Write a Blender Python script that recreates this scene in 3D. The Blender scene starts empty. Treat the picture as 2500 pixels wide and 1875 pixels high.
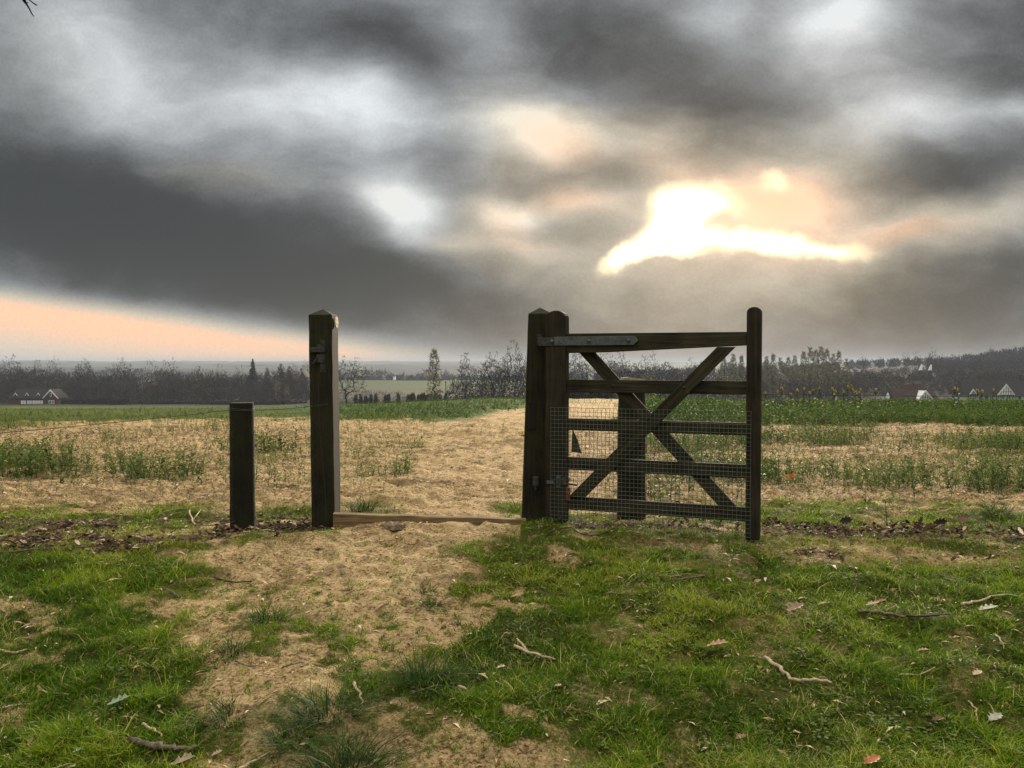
import bpy, math, random
import numpy as np
from mathutils import Vector, Matrix

# ------------------------------------------------------------------ camera, sky, sun, exposure
HC = 1.05                      # camera height over the ground at the gate
F = 2000.0                     # focal length in photo pixels (photo 2500 x 1875)
HZ = 885.0                     # photo row of the true horizon
PITCH = math.atan((937.5 - HZ) / F)
SC = bpy.context.scene
COL = SC.collection
cam = bpy.data.cameras.new("camera")
camo = bpy.data.objects.new("camera", cam)
COL.objects.link(camo)
camo.location = (0, 0, HC)
camo.rotation_euler = (math.radians(90) - PITCH, 0, 0)
cam.lens = 28.8
cam.sensor_width = 36
cam.clip_start = 0.05
cam.clip_end = 30000
SC.camera = camo
SC.view_settings.view_transform = 'Standard'
SC.view_settings.look = 'None'
SC.view_settings.exposure = 0.18
SC.view_settings.gamma = 1.0
SC.cycles.max_bounces = 8
SC.cycles.transparent_max_bounces = 16
SC.cycles.volume_bounces = 0
SC.render.film_transparent = False


def ray(px, py):
    """photo pixel -> world direction with y component 1"""
    a, b = (px - 1250) / F, (937.5 - py) / F
    cp, sp = math.cos(PITCH), math.sin(PITCH)
    y = cp + b * sp
    z = -sp + b * cp
    return a / y, z / y


def at(px, py, Y):
    u, v = ray(px, py)
    return Vector((u * Y, Y, HC + v * Y))


SUN_AZ, SUN_EL = math.radians(13.5), math.radians(12.0)
sun = bpy.data.lights.new("sun", 'SUN')
sun.energy = 5.0
sun.angle = math.radians(6)
sun.color = (1.0, 0.86, 0.66)
suno = bpy.data.objects.new("sun", sun)
COL.objects.link(suno)
sd = Vector((math.sin(SUN_AZ) * math.cos(SUN_EL), math.cos(SUN_AZ) * math.cos(SUN_EL), math.sin(SUN_EL)))
suno.rotation_euler = sd.to_track_quat('Z', 'Y').to_euler()
suno.location = (3, 12, 8)

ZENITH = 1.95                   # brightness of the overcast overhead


class NT:
    def __init__(s, tree):
        s.t = tree
        s.n = tree.nodes
        s.l = tree.links

    def new(s, typ, **kw):
        n = s.n.new(typ)
        for k, v in kw.items():
            setattr(n, k, v)
        return n

    def put(s, inp, v):
        if isinstance(v, bpy.types.NodeSocket):
            s.l.new(v, inp)
        elif v is not None:
            inp.default_value = v

    def math(s, op, a, b=None, c=None, clamp=False):
        n = s.new('ShaderNodeMath', operation=op, use_clamp=clamp)
        s.put(n.inputs[0], a)
        s.put(n.inputs[1], b)
        s.put(n.inputs[2], c)
        return n.outputs[0]

    def vmath(s, op, a, b=None, scale=None):
        n = s.new('ShaderNodeVectorMath', operation=op)
        s.put(n.inputs[0], a)
        s.put(n.inputs[1], b)
        if scale is not None:
            s.put(n.inputs['Scale'], scale)
        return n.outputs[0]

    def ss(s, v, a, b, lo=0.0, hi=1.0):
        n = s.new('ShaderNodeMapRange', interpolation_type='SMOOTHSTEP')
        s.put(n.inputs[0], v)
        n.inputs[1].default_value = a
        n.inputs[2].default_value = b
        n.inputs[3].default_value = lo
        n.inputs[4].default_value = hi
        return n.outputs[0]

    def lin(s, v, a, b, lo=0.0, hi=1.0):
        n = s.new('ShaderNodeMapRange')
        s.put(n.inputs[0], v)
        n.inputs[1].default_value = a
        n.inputs[2].default_value = b
        n.inputs[3].default_value = lo
        n.inputs[4].default_value = hi
        return n.outputs[0]

    def mix(s, f, a, b, mode='MIX'):
        n = s.new('ShaderNodeMix', data_type='RGBA', blend_type=mode)
        s.put(n.inputs[0], f)
        for i, v in ((6, a), (7, b)):
            if isinstance(v, tuple) and len(v) == 3:
                v = v + (1,)
            s.put(n.inputs[i], v)
        return n.outputs[2]

    def noise(s, vec, scale, detail=2, rough=0.5, out=0, dist=0.0):
        n = s.new('ShaderNodeTexNoise')
        s.put(n.inputs['Vector'], vec)
        n.inputs['Scale'].default_value = scale
        n.inputs['Detail'].default_value = detail
        n.inputs['Roughness'].default_value = rough
        n.inputs['Distortion'].default_value = dist
        return n.outputs[out]

    def ramp(s, v, stops):
        n = s.new('ShaderNodeValToRGB')
        s.put(n.inputs[0], v)
        e = n.color_ramp.elements
        while len(e) < len(stops):
            e.new(0.5)
        for el, (p, c) in zip(e, stops):
            el.position = p
            el.color = tuple(c) + (1,) if len(c) == 3 else c
        return n.outputs[0]


def build_world():
    w = bpy.data.worlds.new("World")
    SC.world = w
    w.use_nodes = True
    k = NT(w.node_tree)
    for n in list(k.n):
        k.n.remove(n)
    tc = k.new('ShaderNodeTexCoord').outputs['Generated']
    sep = k.new('ShaderNodeSeparateXYZ')
    k.l.new(tc, sep.inputs[0])
    X, Y, Z = sep.outputs
    yy = k.math('MAXIMUM', Y, 0.12)
    U = k.math('DIVIDE', X, yy)
    V = k.math('DIVIDE', Z, yy)
    cmb = k.new('ShaderNodeCombineXYZ')
    k.l.new(U, cmb.inputs[0])
    k.l.new(V, cmb.inputs[1])
    P0 = cmb.outputs[0]
    # wander the cloud edges
    sv = k.new('ShaderNodeMapping')
    k.l.new(P0, sv.inputs[0])
    sv.inputs['Scale'].default_value = (1.0, 1.7, 1.0)
    sv.inputs['Rotation'].default_value = (0, 0, 0.12)
    w1 = k.vmath('SUBTRACT', k.noise(sv.outputs[0], 5.0, 3, 0.5, out=1), (0.5, 0.5, 0.5))
    w2 = k.vmath('SUBTRACT', k.noise(P0, 20.0, 4, 0.55, out=1), (0.5, 0.5, 0.5))
    P = k.vmath('ADD', P0, k.vmath('SCALE', w1, scale=0.085))
    PS = k.vmath('ADD', P0, k.vmath('SCALE', w2, scale=0.032))
    PS = k.vmath('ADD', PS, k.vmath('SCALE', w1, scale=0.03))

    def blob(Pv, cx, cy, rx, ry, tilt, amp, acc):
        u, v = ray(cx, cy)
        m = k.new('ShaderNodeMapping', vector_type='TEXTURE')
        k.l.new(Pv, m.inputs[0])
        m.inputs['Location'].default_value = (u, v, 0)
        m.inputs['Rotation'].default_value = (0, 0, -math.radians(tilt))
        m.inputs['Scale'].default_value = (rx / F, ry / F, 1)
        g = k.new('ShaderNodeTexGradient', gradient_type='SPHERICAL')
        k.l.new(m.outputs[0], g.inputs[0])
        s_ = k.ss(g.outputs[1], 0, 1, 0, amp)
        return k.math('ADD', acc, s_)

    LB = [(200, 110, 420, 220, 35, 52), (330, 210, 300, 170, 20, 25),
          (820, 235, 620, 210, 8, 52), (650, 245, 260, 120, 5, 32), (905, 240, 240, 150, 10, 42), (640, 310, 620, 130, 5, 18),
          (820, 70, 380, 130, 10, -38), (1050, 140, 380, 150, 30, -42), (1160, 90, 200, 200, 0, 40), (560, 60, 260, 120, 0, -8),
          (0, 400, 500, 260, 0, -36), (330, 560, 1000, 270, 12, -78), (720, 670, 800, 210, 11, -58), (120, 540, 520, 200, 5, -22),
          (1150, 730, 700, 130, 6, -34), (940, 490, 190, 175, 15, 84), (1015, 565, 240, 130, 35, 55), (930, 365, 420, 130, 12, -28),
          (540, 440, 420, 100, 0, 18), (1230, 330, 200, 300, 0, 42), (1210, 520, 140, 90, 0, 50), (1220, 612, 240, 80, 3, 45),
          (1100, 560, 160, 70, 0, -14),
          (1390, 130, 420, 210, 15, -50), (1770, 170, 620, 250, 20, -20), (1730, 300, 320, 230, 10, -44),
          (2060, 40, 230, 200, 0, 92), (2000, 60, 520, 200, 0, 28), (1740, 40, 170, 110, 0, 36), (2480, 120, 480, 280, 0, -62),
          (2200, 150, 460, 130, 10, -22),
          (1400, 290, 360, 200, 0, 32), (1335, 370, 150, 120, 20, 36), (1450, 340, 200, 130, 0, 40), (1620, 340, 130, 170, 0, 45),
          (1290, 320, 200, 260, 0, 20), (1475, 410, 180, 95, 0, -42), (1290, 450, 180, 95, 0, -42), (1400, 490, 160, 60, -5, 52),
          (1270, 525, 130, 70, 0, 42), (1450, 545, 190, 100, 0, -34),
          (2220, 250, 460, 220, -20, 56), (2150, 300, 260, 110, -30, 28), (2320, 290, 160, 110, 0, 30), (2500, 260, 140, 80, 0, 66),
          (2200, 390, 420, 140, 0, -46), (2420, 450, 420, 150, -10, -48),
          (1850, 410, 420, 200, 5, 44), (1950, 480, 460, 150, 0, 38), (1740, 545, 740, 200, 0, 62), (1700, 540, 420, 170, 0, 24),
          (2350, 545, 640, 110, -12, 58), (1760, 690, 1000, 130, 0, 20), (1500, 780, 800, 220, 0, 14), (2400, 710, 620, 200, -5, -66),
          (2000, 830, 1100, 150, 0, -20), (1350, 800, 520, 130, 0, -12)]
    WB = [(540, 440, 420, 100, 0, .22), (1230, 360, 260, 350, 0, .25), (1210, 520, 150, 90, 0, .45), (1220, 612, 260, 90, 3, .45),
          (1335, 370, 200, 150, 20, .42), (1450, 345, 220, 150, 0, .45), (1620, 340, 160, 170, 0, .35), (1400, 490, 180, 60, 0, .5),
          (1850, 420, 520, 240, 0, .42), (1950, 480, 500, 160, 0, .42), (1720, 570, 800, 300, 0, .45),
          (2350, 545, 700, 130, -12, .35), (2250, 570, 220, 60, -10, .4), (1800, 700, 1100, 200, 0, .22), (2060, 60, 400, 220, 0, .12),
          (940, 500, 200, 170, 0, .18), (700, 220, 600, 200, 0, .06), (1750, 270, 700, 250, 10, .04), (2200, 250, 500, 200, 0, .12),
          (1300, 850, 600, 90, 0, .12), (100, 150, 500, 350, 0, .10), (1900, 700, 1200, 300, 0, .10), (1740, 550, 600, 200, 0, .15)]
    SB = [(1700, 490, 150, 88, 0, .80), (1640, 495, 90, 70, 0, .4), (1655, 550, 150, 100, -25, .85), (1580, 600, 190, 62, -32, .8),
          (1525, 634, 100, 38, -15, .70), (1700, 600, 260, 56, -4, .55), (1850, 592, 240, 44, 6, .74), (1990, 606, 250, 48, 2, .50), (2070, 612, 120, 34, 0, .2),
          (1738, 546, 70, 36, 10, -.5), (1640, 640, 120, 30, 0, -.35), (1895, 438, 64, 58, 10, .58), (1830, 530, 160, 70, 0, .16)]
    L = 131.0
    for b in LB:
        L = blob(P, *b, L)
    W = 0.0
    for b in WB:
        W = blob(P, *b, W)
    S = 0.0
    for b in SB:
        S = blob(PS, *b, S)
    L = k.math('DIVIDE', L, 255.0)
    L = k.math('ADD', k.math('MULTIPLY', k.math('SUBTRACT', L, 0.5), 1.0), 0.495)
    # soft cloud texture
    sv2 = k.new('ShaderNodeMapping')
    k.l.new(P, sv2.inputs[0])
    sv2.inputs['Scale'].default_value = (1.0, 2.0, 1.0)
    sv2.inputs['Rotation'].default_value = (0, 0, 0.18)
    n1 = k.math('SUBTRACT', k.noise(sv2.outputs[0], 7.0, 4, 0.5), 0.5)
    n2 = k.math('SUBTRACT', k.noise(sv2.outputs[0], 20.0, 6, 0.62), 0.5)
    L = k.math('ADD', L, k.math('MULTIPLY', n1, 0.27))
    L = k.math('ADD', L, k.math('MULTIPLY', n2, 0.17))
    # clear strip low on the left: below a line that falls to the right
    sp2 = k.new('ShaderNodeSeparateXYZ')
    k.l.new(P, sp2.inputs[0])
    Pu = sp2.outputs[0]
    Pv = k.math('ADD', V, k.math('MULTIPLY', n1, 0.012))
    u0, v0 = ray(0, 672)
    u1, v1 = ray(1280, 852)
    sl = (v1 - v0) / (u1 - u0)
    line = k.math('MULTIPLY_ADD', U, sl, v0 - sl * u0)
    d = k.math('SUBTRACT', line, Pv)                       # positive below the line
    edge = k.ss(d, -0.004, 0.036)
    fx = k.ss(U, ray(760, 800)[0], ray(1480, 800)[0], 1.0, 0.0)
    m = k.math('MULTIPLY', edge, fx)
    hd = k.math('MULTIPLY', k.ss(d, 0.005, 0.04), k.ss(d, 0.045, 0.115, 1.0, 0.0))
    W = k.math('MULTIPLY', W, 0.72)
    Ls = k.math('MULTIPLY_ADD', hd, 0.09, 0.77)
    mixL = k.new('ShaderNodeMix', data_type='FLOAT')
    k.put(mixL.inputs[0], m)
    k.put(mixL.inputs[2], L)
    k.put(mixL.inputs[3], Ls)
    L = mixL.outputs[0]
    Ws = k.math('MULTIPLY_ADD', hd, 0.50, 0.32)
    mixW = k.new('ShaderNodeMix', data_type='FLOAT')
    k.put(mixW.inputs[0], m)
    k.put(mixW.inputs[2], W)
    k.put(mixW.inputs[3], Ws)
    W = k.math('MINIMUM', mixW.outputs[0], 1.0)
    n4 = k.math('SUBTRACT', k.noise(P0, 230.0, 2, 0.7), 0.5)
    L = k.math('ADD', L, k.math('MULTIPLY', n4, 0.09))
    t_ = k.math('SUBTRACT', L, 0.24)
    L = k.math('MULTIPLY', k.math('ADD', k.math('ADD', L, 0.24), k.math('SQRT', k.math('MULTIPLY_ADD', t_, t_, 0.006))), 0.5)
    L = k.math('MINIMUM', L, 0.89)
    lum = k.math('POWER', L, 2.2)
    tint = k.mix(k.ss(W, 0.0, 0.34), (0.95, 1.0, 1.035), (1.10, 1.0, 0.82))
    tint = k.mix(k.ss(W, 0.30, 1.0), tint, (1.46, 0.84, 0.50))
    cloud = k.vmath('SCALE', tint, scale=lum)
    # the gap in the cloud that the sun shines through
    s1 = k.ss(S, 0.10, 0.66)
    s2 = k.ss(S, 0.50, 1.0)
    cloud = k.mix(s1, cloud, (1.02, 0.88, 0.56))
    cloud = k.mix(s2, cloud, (2.2, 2.05, 1.7))
    glow = k.ss(S, 0.0, 0.40, 0.0, 0.14)
    cloud = k.vmath('ADD', cloud, k.vmath('SCALE', (1.0, 0.80, 0.48), scale=glow))
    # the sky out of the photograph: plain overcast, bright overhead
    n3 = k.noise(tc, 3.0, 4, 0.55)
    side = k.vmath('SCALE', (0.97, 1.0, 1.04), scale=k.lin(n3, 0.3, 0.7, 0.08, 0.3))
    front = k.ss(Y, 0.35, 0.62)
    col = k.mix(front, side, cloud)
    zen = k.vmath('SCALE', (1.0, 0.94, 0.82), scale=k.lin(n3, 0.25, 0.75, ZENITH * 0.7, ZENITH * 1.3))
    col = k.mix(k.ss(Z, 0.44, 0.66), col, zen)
    # a little blue daylight through the cloud
    sky = k.new('ShaderNodeTexSky', sky_type='NISHITA')
    sky.sun_disc = False
    sky.sun_elevation = SUN_EL
    sky.sun_rotation = SUN_AZ
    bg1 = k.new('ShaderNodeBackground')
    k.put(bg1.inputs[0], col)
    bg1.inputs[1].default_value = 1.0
    bg2 = k.new('ShaderNodeBackground')
    k.put(bg2.inputs[0], sky.outputs[0])
    bg2.inputs[1].default_value = 0.05
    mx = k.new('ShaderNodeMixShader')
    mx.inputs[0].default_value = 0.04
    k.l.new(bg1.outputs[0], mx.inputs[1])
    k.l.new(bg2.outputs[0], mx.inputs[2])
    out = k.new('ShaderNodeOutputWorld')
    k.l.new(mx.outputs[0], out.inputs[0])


build_world()

# ------------------------------------------------------------------ numpy noise and terrain
rng = np.random.default_rng(11)
random.seed(5)


def _h(ix, iy, seed):
    n = (ix.astype(np.int64) * 374761393 + iy.astype(np.int64) * 668265263 + seed * 1442695041) & 0x7fffffff
    n = ((n ^ (n >> 13)) * 1274126177) & 0x7fffffff
    n = n ^ (n >> 16)
    return (n & 0xffff) / 65535.0


def vnoise(x, y, seed=0):
    x = np.asarray(x, float)
    y = np.asarray(y, float)
    ix, iy = np.floor(x), np.floor(y)
    fx, fy = x - ix, y - iy
    fx = fx * fx * (3 - 2 * fx)
    fy = fy * fy * (3 - 2 * fy)
    a, b = _h(ix, iy, seed), _h(ix + 1, iy, seed)
    c, d = _h(ix, iy + 1, seed), _h(ix + 1, iy + 1, seed)
    return (a + (b - a) * fx) * (1 - fy) + (c + (d - c) * fx) * fy - 0.5


def fbm(x, y, scale, octv=4, seed=0, gain=0.5):
    s, a, f, t = 0, 1.0, 1.0 / scale, 0
    for i in range(octv):
        s = s + a * vnoise(np.asarray(x) * f + 17.3 * i, np.asarray(y) * f - 9.1 * i, seed + i)
        t += a
        a *= gain
        f *= 2.03
    return s / t * 1.6


def sst(x, a, b):
    t = np.clip((np.asarray(x, float) - a) / (b - a), 0, 1)
    return t * t * (3 - 2 * t)


KD = np.array([0.01, 2, 5, 24, 60, 100, 150, 250, 350, 550, 700, 1000, 2500, 5000, 9000, 14000.])
KU = [-0.65, -0.3, -0.2, -0.02, 0.1, 0.28, 0.5, 0.8]
KZ = [
    [-.25, -.2, 0, -.72, -2.4, -4.6, -7.4, -13.1, -15.5, -20, -22, -24, -10, 6, 10, 10],
    [-.25, -.2, 0, -.72, -2.3, -4.5, -7.3, -13.0, -15.5, -20, -22, -24, -10, 5, 10, 10],
    [-.25, -.2, 0, -.70, -2.0, -4.6, -7.6, -13.0, -13.9, -11.2, -18, -24, -12, 4, 10, 10],
    [-.25, -.2, 0, -.68, -1.6, -4.4, -7.5, -13.0, -13.6, -10.6, -18, -24, -12, 3, 10, 10],
    [-.25, -.2, 0, -.68, -1.6, -4.4, -7.6, -13.0, -14, -14, -16, -20, -12, 3, 10, 10],
    [-.25, -.2, 0, -.72, -2.2, -5.0, -8.0, -13.0, -13, -12, -12, -12, -12, 0, 8, 10],
    [-.25, -.2, 0, -.72, -2.2, -5.0, -8.0, -12.5, -11, -4, -2, -4, -6, 0, 8, 10],
    [-.25, -.2, 0, -.72, -2.2, -5.0, -8.0, -12.5, -9, 3, 5, 0, -4, 0, 8, 10]]
LKD = np.log(KD)


def zmac(x, y):
    x = np.asarray(x, float)
    y = np.asarray(y, float)
    r = np.hypot(x, y)
    d = np.maximum(y, np.maximum(0.6 * r, 0.05))
    u = np.where(y > 0, x / np.maximum(d, 0.05), np.sign(x) * 0.8)
    u = np.clip(u, KU[0], KU[-1])
    ld = np.log(d)
    cols = np.stack([np.interp(ld, LKD, kz) for kz in KZ])
    ui = np.clip(np.searchsorted(KU, u) - 1, 0, len(KU) - 2)
    ku = np.array(KU)
    t = (u - ku[ui]) / (ku[ui + 1] - ku[ui])
    t = t * t * (3 - 2 * t)
    idx = np.indices(u.shape) if u.shape else None
    if u.shape:
        c0 = np.take_along_axis(cols, ui[None], 0)[0]
        c1 = np.take_along_axis(cols, (ui + 1)[None], 0)[0]
    else:
        c0, c1 = cols[ui], cols[ui + 1]
    z = c0 * (1 - t) + c1 * t
    z = z + fbm(x, y, 420, 4, 50) * np.clip((d - 900) / 2500, 0, 1) * 9
    z = z + fbm(x, y, 60, 3, 60) * np.clip((d - 120) / 400, 0, 1) * 1.2
    return z


def topx(x, y, z=None):
    """world -> photo px, used to lay out what covers the ground"""
    if z is None:
        z = zmac(x, y)
    y = np.maximum(y, 0.3)
    cp, sp = math.cos(PITCH), math.sin(PITCH)
    dz = z - HC
    zc = y * cp - dz * sp
    yc = y * sp + dz * cp
    zc = np.maximum(zc, 0.2)
    return 1250 + F * x / zc, 937.5 - F * yc / zc


def ell(px, py, cx, cy, rx, ry):
    return np.clip(1.25 - np.hypot((px - cx) / rx, (py - cy) / ry), 0, 1)


def cover(x, y):
    """(grass, litter) 0..1 on the ground"""
    px, py = topx(x, y)
    n = fbm(x, y, 0.42, 4, 3)
    n2 = fbm(x, y, 0.13, 3, 9)
    n3 = fbm(x, y, 1.1, 3, 13)
    # grass this side of the fence, with the trodden path
    lo = np.interp(py, [1230, 1300, 1350, 1400, 1450, 1550, 1650, 1700, 1760, 1900], [700, 640, 560, 510, 470, 450, 560, 520, 440, 500])
    hi = np.interp(py, [1230, 1300, 1350, 1400, 1450, 1550, 1650, 1700, 1760, 1900], [1270, 1240, 1180, 1130, 1090, 1060, 1060, 1060, 1080, 1200])
    e = np.maximum(lo - px, px - hi) / 130.0
    near = sst(e + n * 1.5 + n2 * 1.3 + 0.9 * sst(px, 1350, 1700), -0.9, 1.4)
    inner = sst(n * 0.6 + n2 * 1.3, 0.10, 0.45) * 0.6 * sst(py, 1340, 1500)
    near = np.maximum(near, inner)
    near = near * (1 - (0.65 - 0.2 * sst(px, 1250, 1500)) * sst(-n - n2, 0.05, 0.5))
    near = np.maximum(near, 0.30 * sst(n2 + n * 0.4, -0.05, 0.3))
    near = near * (1 - 0.4 * sst(px, 1230, 1450) * sst(py, 1400, 1350) * sst(n3 + n * 0.6 + (1365 - py) / 160, 0.0, 0.4))
    # a strip along the fence
    stripc = np.where(px < 830, sst(n + n3, -0.45, 0.1), np.where(px < 1270, ell(px, py, 900, 1225, 110, 38) + ell(px, py, 1250, 1235, 60, 30), sst(n + n3, -0.5, 0.0)))
    strip = np.clip(stripc, 0, 1) * 0.9
    band = sst(py, 1195 + n3 * 40, 1235 + n3 * 40)
    g = np.where(py > 1300, near, strip * band)
    t = sst(py, 1275, 1330)
    g = strip * band * (1 - t) + near * t
    # litter lines at the foot of the netting
    lcl = np.interp(px, [0, 500, 620], [1325, 1310, 1275])
    ll = np.where(px < 830, np.exp(-((py - lcl) / 26) ** 2) * sst(n + n3 * 0.5, -0.35, 0.25), 0)
    ll = np.maximum(ll, np.where(px < 830, np.exp(-((py - 1272) / 18) ** 2) * sst(n3 + n2, 0.0, 0.35), 0))
    lr = np.exp(-((py - 1291 - (px - 1850) * 0.015) / 9) ** 2) * np.where(px > 1850, 1.0, 0.55 * sst(px, 1340, 1420)) * (0.55 + 0.6 * sst(n2 + n * 0.7, -0.3, 0.15))
    lr = np.maximum(lr, np.where(px > 1350, np.exp(-((py - 1335) / 26) ** 2) * sst(n3 + n, 0.0, 0.4) * 0.55, 0))
    lf_ = 0.42 * sst(n2 + n * 0.6, -0.1, 0.35) * sst(py, 1150, 1175) * sst(py, 1265, 1240) * np.where(px < 830, 1.0, sst(px, 1500, 1600))
    lit = np.clip(np.maximum(np.maximum(ll, lr), lf_), 0, 1)
    g = g * (1 - 0.85 * lit)
    return np.clip(g, 0, 1), lit


def ztop(x, y):
    """full ground height"""
    x = np.asarray(x, float)
    y = np.asarray(y, float)
    r = np.hypot(x, y)
    z = zmac(x, y)
    a = 1 - sst(r, 30, 90)
    z = z + fbm(x, y, 1.6, 3, 21) * 0.05 * sst(r, 1, 3) * a
    z = z + fbm(x, y, 0.28, 4, 22, 0.6) * 0.045 * a * (1 + 1.2 * sst(r, 5.6, 8))
    z = z - np.maximum(fbm(x * 1.6, y * 0.8, 0.17, 2, 28), 0.12) * 0.06 * (1 - sst(r, 7, 12))
    z = z + np.abs(fbm(x, y, 0.10, 3, 24, 0.6)) * -0.03 * (1 - sst(r, 9, 20))
    z = z + fbm(x, y * 2.2, 1.0, 3, 25, 0.6) * 0.10 * sst(r, 8, 14) * (1 - sst(r, 40, 80))
    z = z + 0.046 * sst(x, -1.5, -0.6) * sst(x, 0.5, 0.2) * np.exp(-((y - 5.27) / 0.16) ** 2)
    px, py = topx(x, y)
    # cart ruts in the bare field, small hollow under the gate line
    for c0, c1, wd in ((1062, 0.0, 5), (1083, 0.01, 5)):
        q = (py - c0 - (px - 1250) * c1 - 9 * vnoise(px / 60, px * 0, 5)) / wd
        z = z - np.exp(-q * q) * 0.10 * sst(y, 8, 10) * (1 - sst(px, 1290, 1400)) * sst(vnoise(px / 90, py * 0, 8), -0.3, 0.15)
    return z


def zg(x, y):
    return float(ztop(np.array([x]), np.array([y]))[0])


def gpx(px, py, dz=0.0):
    """photo px on the ground -> world point"""
    u, v = ray(px, py)
    lo, Y = 0.8, None
    ys = np.geomspace(0.9, 400, 900)
    zs = zmac(u * ys, ys) + dz
    f = (HC + v * ys) - zs
    i = int(np.argmax(f < 0)) if (f < 0).any() else len(ys) - 1
    i = max(i, 1)
    t = f[i - 1] / (f[i - 1] - f[i] + 1e-9)
    Y = ys[i - 1] + (ys[i] - ys[i - 1]) * min(max(t, 0), 1)
    x = u * Y
    return Vector((x, Y, zg(x, Y)))


# ------------------------------------------------------------------ object helpers
def tag(o, label=None, cat=None, group=None, kind=None):
    if label:
        o["label"] = label
    if cat:
        o["category"] = cat
    if group:
        o["group"] = group
    if kind:
        o["kind"] = kind
    return o


def empty(name, loc=(0, 0, 0), rz=0.0):
    o = bpy.data.objects.new(name, None)
    o.empty_display_size = 0.2
    COL.objects.link(o)
    o.location = loc
    o.rotation_euler = (0, 0, rz)
    return o


def link_mesh(name, me, parent=None):
    o = bpy.data.objects.new(name, me)
    COL.objects.link(o)
    if parent is not None:
        o.parent = parent
    return o


class MB:
    """collects polygons in python lists"""

    def __init__(s):
        s.v = []
        s.f = []

    def add(s, vs, fs):
        b = len(s.v)
        s.v += [tuple(v) for v in vs]
        s.f += [tuple(b + i for i in f) for f in fs]

    def box(s, x0, x1, y0, y1, z0, z1, M=None):
        vs = [Vector((x, y, z)) for z in (z0, z1) for y in (y0, y1) for x in (x0, x1)]
        if M is not None:
            vs = [M @ v for v in vs]
        s.add(vs, [(0, 2, 3, 1), (4, 5, 7, 6), (0, 1, 5, 4), (2, 6, 7, 3), (0, 4, 6, 2), (1, 3, 7, 5)])

    def prism(s, poly, y0, y1, M=None):
        """poly in (x,z), extruded along y"""
        n = len(poly)
        vs = [Vector((x, y0, z)) for x, z in poly] + [Vector((x, y1, z)) for x, z in poly]
        if M is not None:
            vs = [M @ v for v in vs]
        fs = [tuple(range(n)), tuple(reversed(range(n, 2 * n)))]
        fs += [(i, n + i, n + (i + 1) % n, (i + 1) % n) for i in range(n)]
        s.add(vs, fs)

    def tube(s, pts, rad, sides=6, cap=True):
        pts = [Vector(p) for p in pts]
        if not hasattr(rad, '__len__'):
            rad = [rad] * len(pts)
        ring = []
        up = Vector((0.13, 0.21, 0.97))
        for i, p in enumerate(pts):
            d = (pts[min(i + 1, len(pts) - 1)] - pts[max(i - 1, 0)])
            d = d.normalized() if d.length > 1e-9 else Vector((0, 0, 1))
            a = d.cross(up if abs(d.dot(up)) < 0.95 else Vector((1, 0, 0))).normalized()
            b = d.cross(a)
            ring.append([p + (a * math.cos(t) + b * math.sin(t)) * rad[i] for t in [2 * math.pi * j / sides for j in range(sides)]])
        vs = [v for r_ in ring for v in r_]
        fs = []
        for i in range(len(pts) - 1):
            for j in range(sides):
                fs.append((i * sides + j, i * sides + (j + 1) % sides, (i + 1) * sides + (j + 1) % sides, (i + 1) * sides + j))
        if cap:
            fs.append(tuple(reversed(range(sides))))
            fs.append(tuple(range((len(pts) - 1) * sides, len(pts) * sides)))
        s.add(vs, fs)

    def lathe(s, prof, c=(0, 0, 0), sides=24, M=None):
        vs, fs = [], []
        for r, z in prof:
            for j in range(sides):
                t = 2 * math.pi * j / sides
                v = Vector((c[0] + r * math.cos(t), c[1] + r * math.sin(t), c[2] + z))
                vs.append(M @ v if M is not None else v)
        for i in range(len(prof) - 1):
            for j in range(sides):
                fs.append((i * sides + j, i * sides + (j + 1) % sides, (i + 1) * sides + (j + 1) % sides, (i + 1) * sides + j))
        fs.append(tuple(reversed(range(sides))))
        fs.append(tuple(range((len(prof) - 1) * sides, len(prof) * sides)))
        s.add(vs, fs)

    def build(s, name, mat, parent=None, smooth=False, bevel=0.0, shift=None):
        me = bpy.data.meshes.new(name)
        vs = s.v if shift is None else [(v[0] - shift[0], v[1] - shift[1], v[2] - shift[2]) for v in s.v]
        me.from_pydata(vs, [], s.f)
        me.materials.append(mat)
        if smooth:
            me.polygons.foreach_set('use_smooth', [True] * len(me.polygons))
        me.update()
        o = link_mesh(name, me, parent)
        if bevel > 0:
            b = o.modifiers.new('bevel', 'BEVEL')
            b.width = bevel
            b.segments = 2
            b.limit_method = 'ANGLE'
        return o


def np_mesh(name, V, F3, mat, tone=None, smooth=False):
    """V (n,3); F3 (m,k) all faces of the same size"""
    me = bpy.data.meshes.new(name)
    k = F3.shape[1]
    me.vertices.add(len(V))
    me.vertices.foreach_set('co', np.ascontiguousarray(V, dtype=np.float32).ravel())
    me.loops.add(F3.size)
    me.loops.foreach_set('vertex_index', F3.astype(np.int32).ravel())
    me.polygons.add(len(F3))
    me.polygons.foreach_set('loop_start', np.arange(0, F3.size, k, dtype=np.int32))
    me.polygons.foreach_set('loop_total', np.full(len(F3), k, dtype=np.int32))
    if smooth:
        me.polygons.foreach_set('use_smooth', np.ones(len(F3), bool))
    if tone is not None:
        at_ = me.attributes.new('tone', 'FLOAT', 'POINT')
        at_.data.foreach_set('value', np.ascontiguousarray(tone, dtype=np.float32))
    me.materials.append(mat)
    me.update(calc_edges=True)
    return me


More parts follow.
